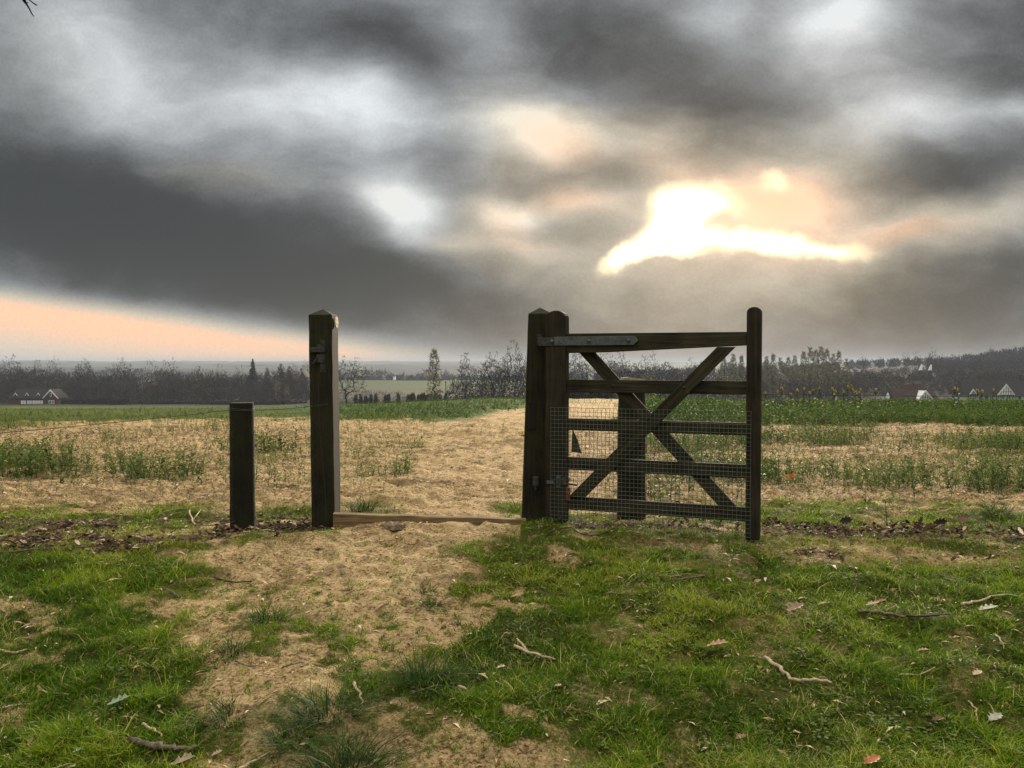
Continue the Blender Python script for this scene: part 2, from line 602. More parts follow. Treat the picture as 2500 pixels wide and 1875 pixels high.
def scatter(pv, pf, pos, rz, sc, lean=None, tone=None, ptone=None):
    """copy a small proto (pv n,3 ; pf m,k) to many places -> V, F, tone"""
    N, n = len(pos), len(pv)
    c, s_ = np.cos(rz)[:, None], np.sin(rz)[:, None]
    sc = np.asarray(sc)
    if sc.ndim == 1:
        sc = np.stack([sc] * 3, 1)
    X = pv[None, :, 0] * sc[:, 0:1]
    Yv = pv[None, :, 1] * sc[:, 1:2]
    Z = pv[None, :, 2] * sc[:, 2:3]
    x = X * c - Yv * s_
    y = X * s_ + Yv * c
    if lean is not None:
        x = x + Z * lean[:, 0:1]
        y = y + Z * lean[:, 1:2]
    V = np.stack([x + pos[:, 0:1], y + pos[:, 1:2], Z + pos[:, 2:3]], 2).reshape(-1, 3)
    Fo = (pf[None] + (np.arange(N) * n)[:, None, None]).reshape(-1, pf.shape[1])
    T = None
    if tone is not None:
        T = np.repeat(tone, n)
        if ptone is not None:
            T = T + np.tile(ptone, N)
    return V, Fo, T


# ------------------------------------------------------------------ materials
def mat_new(name):
    m = bpy.data.materials.new(name)
    m.use_nodes = True
    k = NT(m.node_tree)
    b = k.n['Principled BSDF']
    return m, k, b


def wood_mat(name, dark, light, moss=0.3, scale=1.0, axis='Z', bumpd=0.007, mosscol=(0.045, 0.06, 0.01)):
    m, k, b = mat_new(name)
    tc = k.new('ShaderNodeTexCoord').outputs['Object']
    mp = k.new('ShaderNodeMapping')
    k.l.new(tc, mp.inputs[0])
    st = {'Z': (1, 1, 0.05), 'X': (0.05, 1, 1)}[axis]
    mp.inputs['Scale'].default_value = tuple(a * 60 * scale for a in st)
    g = k.noise(mp.outputs[0], 1.0, 6, 0.65, dist=0.6)
    big = k.noise(tc, 5.0, 5, 0.6)
    f = k.math('ADD', k.math('MULTIPLY', g, 0.75), k.math('MULTIPLY', big, 0.45))
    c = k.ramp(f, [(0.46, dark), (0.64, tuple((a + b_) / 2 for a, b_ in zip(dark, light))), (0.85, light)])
    ms = k.ss(k.math('ADD', k.noise(tc, 9.0, 6, 0.7), k.math('MULTIPLY', k.noise(tc, 60.0, 2, 0.6), 0.25)), 0.72 - moss * 0.35, 0.80)
    c = k.mix(k.math('MULTIPLY', ms, min(1, moss * 1.6)), c, mosscol)
    k.put(b.inputs['Base Color'], c)
    b.inputs['Roughness'].default_value = 0.85
    b.inputs['Specular IOR Level'].default_value = 0.25
    bp = k.new('ShaderNodeBump')
    bp.inputs['Strength'].default_value = 0.8
    bp.inputs['Distance'].default_value = bumpd
    h = k.math('ADD', g, k.math('MULTIPLY', k.noise(tc, 120.0, 3, 0.7), 0.35))
    k.put(bp.inputs['Height'], h)
    k.l.new(bp.outputs[0], b.inputs['Normal'])
    return m


def plain_mat(name, col, rough=0.7, var=0.25, scale=8.0, metal=0.0, bump=0.0, bscale=40.0):
    m, k, b = mat_new(name)
    tc = k.new('ShaderNodeTexCoord').outputs['Object']
    n = k.noise(tc, scale, 5, 0.65)
    lo = tuple(c * (1 - var) for c in col)
    hi = tuple(min(1, c * (1 + var)) for c in col)
    k.put(b.inputs['Base Color'], k.mix(k.ss(n, 0.3, 0.7), lo, hi))
    b.inputs['Roughness'].default_value = rough
    b.inputs['Metallic'].default_value = metal
    b.inputs['Specular IOR Level'].default_value = 0.3
    if bump:
        bp = k.new('ShaderNodeBump')
        bp.inputs['Distance'].default_value = bump
        k.put(bp.inputs['Height'], k.noise(tc, bscale, 4, 0.7))
        k.l.new(bp.outputs[0], b.inputs['Normal'])
    return m


def tone_mat(name, stops, rough=0.7, transl=0.0, jitter=0.0, jscale=30.0):
    """colour taken from the 'tone' of each blade, leaf or twig; may let light through"""
    m, k, b = mat_new(name)
    a = k.new('ShaderNodeAttribute', attribute_name='tone')
    t = a.outputs['Fac']
    if jitter:
        tc = k.new('ShaderNodeTexCoord').outputs['Object']
        t = k.math('MULTIPLY_ADD', k.math('SUBTRACT', k.noise(tc, jscale, 3, 0.6), 0.5), jitter, t)
    c = k.ramp(t, stops)
    k.put(b.inputs['Base Color'], c)
    b.inputs['Roughness'].default_value = rough
    b.inputs['Specular IOR Level'].default_value = 0.15
    if transl > 0:
        tr = k.new('ShaderNodeBsdfTranslucent')
        k.put(tr.inputs[0], c)
        mx = k.new('ShaderNodeMixShader')
        mx.inputs[0].default_value = transl
        out = k.n['Material Output']
        k.l.new(b.outputs[0], mx.inputs[1])
        k.l.new(tr.outputs[0], mx.inputs[2])
        k.l.new(mx.outputs[0], out.inputs[0])
    return m


def ground_mat():
    m, k, b = mat_new('field soil')
    pos = k.new('ShaderNodeNewGeometry').outputs['Position']
    ac = k.new('ShaderNodeAttribute', attribute_name='macro')
    g = k.new('ShaderNodeAttribute', attribute_name='grass').outputs['Fac']
    li = k.new('ShaderNodeAttribute', attribute_name='litter').outputs['Fac']
    fine = k.noise(pos, 38.0, 6, 0.72)
    mid = k.noise(pos, 7.0, 5, 0.65)
    spk = k.noise(pos, 170.0, 3, 0.7)
    v = k.new('ShaderNodeTexVoronoi', feature='F1')
    k.put(v.inputs['Vector'], pos)
    v.inputs['Scale'].default_value = 55.0
    # sandy soil, crumbs of it darker where damp
    f = k.math('ADD', k.math('ADD', k.math('MULTIPLY', fine, 0.75), k.math('MULTIPLY', mid, 0.30)), k.math('MULTIPLY', k.noise(pos, 1.3, 4, 0.6), 0.12))
    fine2 = k.noise(pos, 80.0, 5, 0.72)
    f = k.math('ADD', k.math('MULTIPLY', f, 0.62), k.math('MULTIPLY', fine2, 0.44))
    soil = k.ramp(f, [(0.45, (0.045, 0.026, 0.010)), (0.515, (0.19, 0.115, 0.050)), (0.56, (0.44, 0.305, 0.140)), (0.64, (0.70, 0.51, 0.27))])
    damp = k.noise(pos, 3.2, 5, 0.68)
    mp_ = k.new('ShaderNodeMapping')
    k.l.new(pos, mp_.inputs[0])
    mp_.inputs['Scale'].default_value = (0.35, 2.4, 1.0)
    furrow = k.noise(mp_.outputs[0], 1.0, 6, 0.75)
    sy = k.new('ShaderNodeSeparateXYZ')
    k.l.new(pos, sy.inputs[0])
    fieldm = k.ss(sy.outputs[1], 6.0, 8.5)
    soil = k.mix(k.ss(damp, 0.50, 0.68, 0.0, 0.62), soil, (0.13, 0.078, 0.038))
    soil = k.mix(k.math('MULTIPLY', fieldm, k.ss(furrow, 0.50, 0.66, 0.0, 0.7)), soil, (0.14, 0.090, 0.050))
    soil = k.mix(k.ss(spk, 0.62, 0.72), soil, (0.68, 0.56, 0.38))
    soil = k.mix(k.ss(spk, 0.40, 0.31), soil, (0.07, 0.045, 0.022))
    moss = k.ramp(fine, [(0.40, (0.020, 0.028, 0.003)), (0.54, (0.075, 0.095, 0.009)), (0.66, (0.19, 0.17, 0.045))])
    gf = k.ss(k.math('ADD', g, k.math('MULTIPLY', k.math('SUBTRACT', fine, 0.5), 2.2)), 0.28, 0.72)
    c = k.mix(gf, soil, moss)
    leaf = k.ramp(v.outputs['Color'], [(0.2, (0.015, 0.008, 0.005)), (0.5, (0.06, 0.03, 0.018)), (0.85, (0.22, 0.14, 0.09))])
    lf = k.ss(k.math('ADD', li, k.math('MULTIPLY', k.math('SUBTRACT', fine, 0.5), 1.0)), 0.30, 0.60)
    c = k.mix(lf, c, leaf)
    # far land keeps its own colour
    big = k.noise(pos, 0.05, 5, 0.7)
    tiny = k.noise(pos, 0.9, 5, 0.75)
    macv = k.mix(k.ss(tiny, 0.3, 0.75, 0.0, 0.6), ac.outputs['Color'], (0.02, 0.025, 0.008), 'MULTIPLY')
    macv = k.mix(k.ss(tiny, 0.35, 0.7), k.vmath('SCALE', ac.outputs['Color'], scale=0.62), k.vmath('SCALE', ac.outputs['Color'], scale=1.3))
    c = k.mix(ac.outputs['Alpha'], c, macv)
    k.put(b.inputs['Base Color'], c)
    b.inputs['Roughness'].default_value = 0.95
    b.inputs['Specular IOR Level'].default_value = 0.1
    h = k.math('ADD', k.math('MULTIPLY', fine, 0.02), k.math('MULTIPLY', k.noise(pos, 90.0, 4, 0.7), 0.008))
    bp = k.new('ShaderNodeBump')
    bp.inputs['Strength'].default_value = 1.0
    bp.inputs['Distance'].default_value = 2.6
    k.put(bp.inputs['Height'], h)
    k.l.new(bp.outputs[0], b.inputs['Normal'])
    return m


GROUND = ground_mat()
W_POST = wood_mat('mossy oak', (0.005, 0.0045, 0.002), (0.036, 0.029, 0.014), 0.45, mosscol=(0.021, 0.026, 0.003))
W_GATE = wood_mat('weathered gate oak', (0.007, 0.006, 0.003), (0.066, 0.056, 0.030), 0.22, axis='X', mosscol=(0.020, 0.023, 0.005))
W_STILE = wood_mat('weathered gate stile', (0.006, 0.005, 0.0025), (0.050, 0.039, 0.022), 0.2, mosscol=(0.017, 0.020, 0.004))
W_ROUND = wood_mat('round post timber', (0.004, 0.0035, 0.002), (0.018, 0.015, 0.007), 0.5, mosscol=(0.015, 0.019, 0.003))
W_SILL = wood_mat('pale sill timber', (0.06, 0.038, 0.018), (0.30, 0.21, 0.10), 0.05, axis='X')
W_BARK = plain_mat('stick bark', (0.11, 0.085, 0.06), 0.9, 0.5, 60, bump=0.003, bscale=120)
W_PALE = plain_mat('peeled pale wood', (0.34, 0.27, 0.165), 0.8, 0.3, 60, bump=0.002, bscale=150)
W_DARK = plain_mat('dark damp stick', (0.035, 0.025, 0.018), 0.9, 0.5, 60, bump=0.002, bscale=150)
ZINC = plain_mat('galvanised steel', (0.085, 0.095, 0.098), 0.6, 0.3, 30, 0.3, 0.0008, 90)
ZINC_D = plain_mat('dull galvanised steel', (0.045, 0.047, 0.042), 0.65, 0.4, 50, 0.3, 0.0008, 90)
WIRE = plain_mat('fence wire', (0.045, 0.045, 0.043), 0.85, 0.3, 30, 0.0)
WELD = plain_mat('welded mesh wire', (0.13, 0.15, 0.125), 0.55, 0.25, 30, 0.4)
RUST = plain_mat('rusty steel', (0.17, 0.055, 0.02), 0.9, 0.4, 40)
YELLOW = plain_mat('yellow marker plastic', (0.32, 0.25, 0.02), 0.5, 0.1, 20)
BLACK = plain_mat('black print', (0.02, 0.02, 0.015), 0.6, 0.1, 20)
DARKCLOTH = plain_mat('dark torn sheet', (0.035, 0.033, 0.03), 0.8, 0.4, 15)
BARK = plain_mat('tree bark', (0.012, 0.010, 0.009), 0.95, 0.4, 1.5)
TWIG = plain_mat('bare twigs', (0.020, 0.016, 0.014), 0.95, 0.35, 0.5)
TWIG_OLIVE = plain_mat('budding twigs', (0.17, 0.15, 0.06), 0.95, 0.3, 0.4)
TWIG_BLACK = plain_mat('dark branch', (0.012, 0.011, 0.010), 0.9, 0.3, 20)
FIR = plain_mat('dark evergreen', (0.006, 0.010, 0.009), 0.9, 0.5, 0.8)
HEDGE = plain_mat('clipped hedge', (0.014, 0.017, 0.008), 0.95, 0.5, 1.5)
BRICK = plain_mat('red brick', (0.085, 0.028, 0.019), 0.9, 0.25, 2.0)
ROOFT = plain_mat('dark roof tiles', (0.010, 0.008, 0.008), 0.9, 0.35, 1.0)
ROOFR = plain_mat('red brown roof tiles', (0.024, 0.011, 0.009), 0.9, 0.35, 1.0)
WHITE = plain_mat('white paint', (0.72, 0.74, 0.76), 0.6, 0.08, 1.0)
GLASSD = plain_mat('dark window glass', (0.02, 0.025, 0.03), 0.15, 0.1, 1.0)
RAILW = plain_mat('grey fence timber', (0.09, 0.08, 0.07), 0.9, 0.3, 1.0)

GREEN = [(0.0, (0.010, 0.028, 0.001)), (0.35, (0.062, 0.145, 0.003)), (0.65, (0.165, 0.250, 0.005)), (0.86, (0.28, 0.31, 0.015)),
         (0.93, (0.38, 0.34, 0.12)), (1.0, (0.52, 0.46, 0.22))]
M_GRASS = tone_mat('meadow grass', GREEN, 0.75, 0.38)
M_TUFT = tone_mat('coarse grass', [(0.0, (0.008, 0.022, 0.004)), (0.5, (0.030, 0.070, 0.008)), (0.85, (0.09, 0.135, 0.02)), (1.0, (0.24, 0.25, 0.11))], 0.65, 0.3)
M_WEED = tone_mat('seedling leaves', [(0.0, (0.016, 0.034, 0.008)), (0.5, (0.060, 0.105, 0.018)), (0.85, (0.15, 0.19, 0.03)), (1.0, (0.30, 0.25, 0.09))], 0.6, 0.3)
M_CROP = tone_mat('rape crop leaves', [(0.0, (0.014, 0.032, 0.003)), (0.5, (0.052, 0.100, 0.005)), (0.9, (0.115, 0.165, 0.012)), (1.0, (0.16, 0.18, 0.04))], 0.6, 0.3)
M_FLOWER = plain_mat('yellow rape flower', (0.42, 0.31, 0.015), 0.6, 0.2, 20)
M_LEAF = tone_mat('dead leaves', [(0.0, (0.012, 0.006, 0.005)), (0.35, (0.05, 0.022, 0.014)), (0.6, (0.16, 0.09, 0.055)), (0.85, (0.42, 0.31, 0.21)), (1.0, (0.62, 0.52, 0.38))], 0.7, 0.12)
M_CHIP = tone_mat('straw and crumbs', [(0.0, (0.035, 0.022, 0.012)), (0.4, (0.16, 0.10, 0.05)), (0.75, (0.45, 0.33, 0.18)), (1.0, (0.68, 0.56, 0.38))], 0.85, 0.1)
M_ROSETTE = tone_mat('broad weed leaves', [(0.0, (0.02, 0.045, 0.006)), (0.5, (0.065, 0.10, 0.020)), (1.0, (0.15, 0.175, 0.06))], 0.85, 0.2)
M_WOODS = tone_mat('winter wood twigs', [(0.0, (0.010, 0.009, 0.010)), (0.35, (0.024, 0.019, 0.018)), (0.6, (0.042, 0.032, 0.024)), (0.8, (0.064, 0.054, 0.022)), (1.0, (0.095, 0.085, 0.030))], 0.95, 0.0)


def leaf_mat(name, col):
    m = plain_mat(name, col, 0.7, 0.35, 40)
    return m


# ------------------------------------------------------------------ ground sheet
def build_ground():
    fr = np.linspace(-math.radians(44), math.radians(44), 720)
    bk = np.linspace(math.radians(44), 2 * math.pi - math.radians(44), 90)[1:-1]
    ang = np.concatenate([fr, bk])
    rr = [0.25]
    while rr[-1] < 6500:
        r = rr[-1]
        g = 0.03 if r < 1.5 else 0.0048 if r < 9 else 0.0085 if r < 30 else 0.013 if r < 90 else 0.035
        rr.append(r * (1 + g))
    rr = np.array(rr)
    A, R = np.meshgrid(ang, rr)
    X, Y = R * np.sin(A), R * np.cos(A)
    x, y = X.ravel(), Y.ravel()
    z = ztop(x, y)
    g, li = cover(x, y)
    r = R.ravel()
    far = r > 60
    g[r > 22] = 0
    li[r > 22] = 0
    px, py = topx(x, y)
    n1 = fbm(x, y, 5, 3, 31)
    n2 = fbm(x, y, 60, 3, 33)
    # macro colour and where it replaces the soil
    col = np.zeros((len(x), 4))
    green = np.array([0.055, 0.095, 0.010])
    dry = np.array([0.34, 0.23, 0.12])
    vy = np.maximum(y, 0.6 * r)
    u = x / np.maximum(vy, 0.3)
    edge = np.where(px > 1500, 1036, np.interp(px, [0, 300, 700, 1100, 1170, 1230, 1290, 1400], [1040, 1032, 1022, 1024, 1020, 1004, 992, 985])) + 18 * fbm(x, y, 2.0, 4, 77)
    m = 1 - sst(py, edge - 8, edge + 8)
    tr = (px > 1385) & (px < 1515)
    m = np.where(tr, m * (0.15 + 0.5 * sst(fbm(x, y, 3, 3, 90), -0.1, 0.3)), m)
    m = np.where(y < 12, 0, m)
    base = green[None] * (1 + 0.5 * n1[:, None])
    lefty = (px < 700)[:, None]
    base = np.where(lefty, base * np.array([1.25, 0.95, 1.0]), base)
    col[:, :3] = base
    col[:, 3] = m
    # valley and hills
    d = np.maximum(y, 0.6 * r)
    val = sst(d, 255, 300)
    wood = np.array([0.015, 0.013, 0.011])
    fld = np.array([0.050, 0.070, 0.024])
    tan = np.array([0.11, 0.09, 0.05])
    c2 = wood[None] + 0 * col[:, :3]
    uu = x / np.maximum(d, 1)
    hillside = ((d > 350) & (d < 640) & (uu > -0.235) & (uu < 0.12))
    c2 = np.where(hillside[:, None], fld[None] * (1 + 0.25 * n2[:, None]), c2)
    c2 = np.where((hillside & (d < 405))[:, None], np.array([0.085, 0.075, 0.045])[None], c2)
    c2 = np.where((hillside & (d < 450) & (uu < -0.14))[:, None], np.array([0.07, 0.065, 0.04])[None], c2)
    c2 = np.where((hillside & (d > 555))[:, None], np.array([0.10, 0.105, 0.04])[None], c2)
    q = fbm(x, y, 350, 3, 41)
    c2 = np.where(((d > 1000) & (q > 0.22))[:, None], fld[None] * 1.1, c2)
    c2 = np.where(((d > 1000) & (q < -0.30))[:, None], tan[None], c2)
    col[:, :3] = col[:, :3] * (1 - val[:, None]) + c2 * val[:, None]
    col[:, 3] = np.where(d > 62, 1, col[:, 3])
    # the far ground is covered with woods: bumpy
    bump = sst(d, 1200, 2500)
    z = z + bump * np.maximum(fbm(x, y, 140, 3, 43), -0.1) * 15
    z = np.minimum(z, 23.0)
    V = np.stack([x, y, z], 1)
    nr, na = len(rr), len(ang)
    i = np.arange(nr - 1)[:, None] * na
    j = np.arange(na)[None]
    j2 = (j + 1) % na
    Fq = np.stack([i + j, i + j2, i + na + j2, i + na + j], 2).reshape(-1, 4)[:, ::-1]
    me = np_mesh('ground', V, Fq, GROUND, smooth=True)
    for nm, arr in (('grass', g), ('litter', li)):
        a = me.attributes.new(nm, 'FLOAT', 'POINT')
        a.data.foreach_set('value', arr.astype(np.float32))
    a = me.attributes.new('macro', 'FLOAT_COLOR', 'POINT')
    a.data.foreach_set('color', col.astype(np.float32).ravel())
    o = link_mesh('ground', me)
    tag(o, 'bare sandy soil of the trodden path and stubble field falling to a wooded valley', None, None, 'structure')
    # close the hole under the camera
    mb = MB()
    n = 24
    ring = [(0.27 * math.cos(t), 0.27 * math.sin(t), -0.27) for t in [2 * math.pi * q / n for q in range(n)]]
    mb.add(ring, [tuple(range(n))])
    tag(mb.build('ground_patch', GROUND), 'bare soil underfoot at the start of the path', None, None, 'structure')


build_ground()


# ------------------------------------------------------------------ grass, weeds, litter (nobody could count these)
def blades(name, x, y, h, w, tone, mat, bend=0.5, lean=0.5):
    N = len(x)
    z = ztop(x, y) - 0.004
    a = rng.uniform(0, 2 * math.pi, N)
    lx, ly = np.cos(a), np.sin(a)
    b = a + math.pi / 2 + rng.normal(0, 0.7, N)
    wx, wy = np.cos(b) * w / 2, np.sin(b) * w / 2
    l1 = rng.uniform(0.1, lean, N) * h
    l2 = l1 + rng.uniform(0.2, bend + 0.3, N) * h
    V = np.zeros((N, 5, 3))
    V[:, 0] = np.stack([x - wx, y - wy, z], 1)
    V[:, 1] = np.stack([x + wx, y + wy, z], 1)
    V[:, 2] = np.stack([x + lx * l1 + wx * .8, y + ly * l1 + wy * .8, z + h * 0.6], 1)
    V[:, 3] = np.stack([x + lx * l1 - wx * .8, y + ly * l1 - wy * .8, z + h * 0.6], 1)
    V[:, 4] = np.stack([x + lx * l2, y + ly * l2, z + h * rng.uniform(0.75, 1.0, N)], 1)
    base = np.arange(N)[:, None] * 5
    Ft = np.concatenate([base + np.array([[0, 1, 2]]), base + np.array([[0, 2, 3]]), base + np.array([[3, 2, 4]])])
    T = np.repeat(tone, 5).reshape(N, 5)
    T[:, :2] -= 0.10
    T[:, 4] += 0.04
    return np_mesh(name, V.reshape(-1, 3), Ft, mat, np.clip(T.ravel(), 0, 1))


def sample_wedge(N, y0, y1, ulim=0.78, p=1.0):
    """points in front of the camera, denser close up"""
    t = rng.uniform(0, 1, N)
    if p == 1.0:
        y = y0 * (y1 / y0) ** t
    else:
        q = 2 - p
        y = (y0 ** q + t * (y1 ** q - y0 ** q)) ** (1 / q)
    x = rng.uniform(-ulim, ulim, N) * y
    return x, y


def build_grass():
    x, y = sample_wedge(680000, 1.7, 7.2, p=1.0)
    g, li = cover(x, y)
    cl = fbm(x, y, 0.16, 3, 71)
    dens = g * np.clip(0.75 + cl * 1.1, 0.1, 1)
    keep = rng.uniform(0, 1, len(x)) < dens
    x, y, g, cl = x[keep], y[keep], g[keep], cl[keep]
    n3 = fbm(x, y, 0.7, 3, 72)
    px, py = topx(x, y)
    h = rng.gamma(4, 0.0048, len(x)) * (0.8 + 0.7 * np.clip(cl + 0.3, 0, 1)) * (0.55 + 0.5 * g)
    h *= np.where((px < 560) & (py > 1340), 1.25, 1.0)
    w = rng.uniform(0.0016, 0.0032, len(x)) * (0.7 + 0.16 * y)
    tone = 0.40 + 0.17 * rng.normal(0, 1, len(x)) + 0.55 * n3 + 0.20 * cl
    tone = np.where((px > 1500) & (py < 1450), tone + 0.12, tone + 0.05)
    tone = np.where((px < 500) & (py < 1345), tone + 0.16, tone)
    tone = np.where(rng.uniform(0, 1, len(x)) < 0.06 + 0.16 * sst(fbm(x, y, 0.35, 3, 74) + 0.15 * (px > 1250), 0.0, 0.45), rng.uniform(0.88, 1.0, len(x)), np.clip(tone, 0.05, 0.88))
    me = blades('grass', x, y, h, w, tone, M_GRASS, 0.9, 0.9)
    cx, cy = sample_wedge(5200, 1.8, 6.2, p=1.0)
    cg, _l = cover(cx, cy)
    cpx, cpy = topx(cx, cy)
    kk = rng.uniform(0, 1, len(cx)) < (0.25 + 0.75 * sst(fbm(cx, cy, 0.5, 3, 88), -0.1, 0.3)) * np.where(cpy < 1400, 0.35, 1)
    cx, cy = cx[kk], cy[kk]
    nb = 16
    rad = np.repeat(rng.uniform(0.006, 0.03, len(cx)), nb)
    aa = rng.uniform(0, 6.28, len(rad))
    sx, sy = np.repeat(cx, nb) + rad * np.cos(aa) * rng.uniform(0, 1, len(rad)), np.repeat(cy, nb) + rad * np.sin(aa)
    sh = np.repeat(rng.uniform(0.010, 0.034, len(cx)), nb) * rng.uniform(0.4, 1.2, len(rad))
    st = np.clip(np.repeat(rng.normal(0.45, 0.18, len(cx)), nb) + rng.normal(0, 0.12, len(rad)), 0.02, 1)
    me_s = blades('grass_sprigs', sx, sy, sh, rng.uniform(0.0016, 0.003, len(rad)) * (0.7 + 0.16 * sy), st, M_GRASS, 1.2, 1.1)
    tag(link_mesh('grass_sprigs', me_s), 'sparse little sprigs of grass pushing through the trodden path', 'grass', None, 'stuff')
    tag(link_mesh('grass', me), 'short green grass on both sides of the sandy path before the gate', 'grass', None, 'stuff')
    # low broad weeds with pale leaves among the grass
    x, y = sample_wedge(7000, 1.8, 6.5, p=1.0)
    g, li = cover(x, y)
    px, py = topx(x, y)
    n = fbm(x, y, 0.22, 3, 81)
    keep = (g > 0.25) & (n + 0.16 * (px > 1250) + rng.normal(0, 0.12, len(n)) > 0.28)
    x, y = x[keep], y[keep]
    N = len(x)
    V, Fc, T = [], [], []
    pv, pf = leaf_proto(5)
    for k_ in range(4):
        a = rng.uniform(0, 6.28, N)
        rr = rng.uniform(0.004, 0.02, N)
        xx, yy = x + rr * np.cos(a), y + rr * np.sin(a)
        pos = np.stack([xx, yy, ztop(xx, yy) + rng.uniform(0.006, 0.02, N)], 1)
        s = rng.uniform(0.007, 0.019, N)
        v, f, t = scatter(pv, pf, pos, a, np.stack([s, s * 0.8, s], 1), rng.normal(0, 0.3, (N, 2)), rng.uniform(0.2, 1.0, N))
        V.append(v)
        Fc.append(f + sum(len(q) for q in V[:-1]))
        T.append(t)
    me = np_mesh('ground_cover', np.concatenate(V), np.concatenate(Fc), M_ROSETTE, np.concatenate(T))
    tag(link_mesh('ground_cover', me), 'small pale leaved weeds growing among the grass at the right of the path', 'ground cover', None, 'stuff')


def leaf_proto(n=6, curl=0.25, lobes=0.0):
    """flat-ish leaf along +x, tris from a centre line"""
    pts = []
    for i in range(n + 1):
        t = i / n
        w = math.sin(math.pi * min(1, t * 0.93 + 0.05)) ** 0.8 * 0.42
        if lobes:
            w *= 1 - lobes * (i % 2)
        pts.append((t, w))
    V, Fc = [], []
    for t, w in pts:
        V += [(t, -w, curl * (w + 0.5 * (t - .5) ** 2)), (t, 0, 0.0 + curl * 0.8 * (t - .5) ** 2), (t, w, curl * (w + 0.5 * (t - .5) ** 2))]
    for i in range(n):
        a = i * 3
        Fc += [(a, a + 3, a + 1), (a + 1, a + 3, a + 4), (a + 1, a + 4, a + 2), (a + 2, a + 4, a + 5)]
    V = np.array(V, float)
    V[:, 0] -= 0.0
    return V, np.array(Fc)


def plant_proto(seed, n=8, h=1.0, leaf=0.28, spread=0.25, droop=0.3):
    r = np.random.default_rng(seed)
    V, Fc, T = [], [], []

    def addq(p, q_, w, t):
        b = len(V)
        d = np.array(q_) - np.array(p)
        s = np.array([-d[1], d[0], 0])
        s = s / (np.linalg.norm(s) + 1e-6) * w
        mid = np.array(p) * 0.45 + np.array(q_) * 0.55 + np.array([0, 0, abs(w) * 0.5])
        V.extend([p, mid + s, q_, mid - s])
        Fc.extend([(b, b + 1, b + 2), (b, b + 2, b + 3)])
        T.extend([t] * 4)
    bx, by = r.normal(0, 0.08, 2)
    b = len(V)
    V.extend([(0.018, 0, 0), (-0.018, 0, 0), (bx, by, h)])
    Fc.append((b, b + 1, b + 2))
    T.extend([-0.15] * 3)
    for i in range(n):
        t = (i + 0.5) / n
        a = r.uniform(0, 6.28)
        z = t * h * 0.97
        p = np.array([bx * t, by * t, z])
        L = leaf * r.uniform(0.6, 1.2) * (1.15 - 0.6 * t)
        up = r.uniform(-droop, 0.8)
        q_ = p + np.array([math.cos(a) * L, math.sin(a) * L, L * up])
        addq(tuple(p), tuple(q_), L * 0.24, r.uniform(-0.15, 0.2))
    return np.array([tuple(v) for v in V], float), np.array(Fc), np.array(T)


def multi(name, protos, x, y, hs, tone, mat, label, cat, zoff=0.0, lean=0.15, kind='stuff'):
    which = rng.integers(0, len(protos), len(x))
    V, Fc, T, off = [], [], [], 0
    for i, (pv, pf, pt) in enumerate(protos):
        m_ = which == i
        n = int(m_.sum())
        if n == 0:
            continue
        pos = np.stack([x[m_], y[m_], ztop(x[m_], y[m_]) + zoff], 1)
        v, f, t = scatter(pv, pf, pos, rng.uniform(0, 6.28, n), hs[m_], rng.normal(0, lean, (n, 2)), tone[m_], pt)
        V.append(v)
        Fc.append(f + off)
        T.append(t)
        off += len(v)
    me = np_mesh(name, np.concatenate(V), np.concatenate(Fc), mat, np.clip(np.concatenate(T), 0, 1))
    return tag(link_mesh(name, me), label, cat, None, kind)


def CROPEDGE(px):
    return np.interp(px, [0, 300, 700, 1100, 1170, 1230, 1290, 1400], [1040, 1032, 1022, 1024, 1020, 1004, 992, 985])


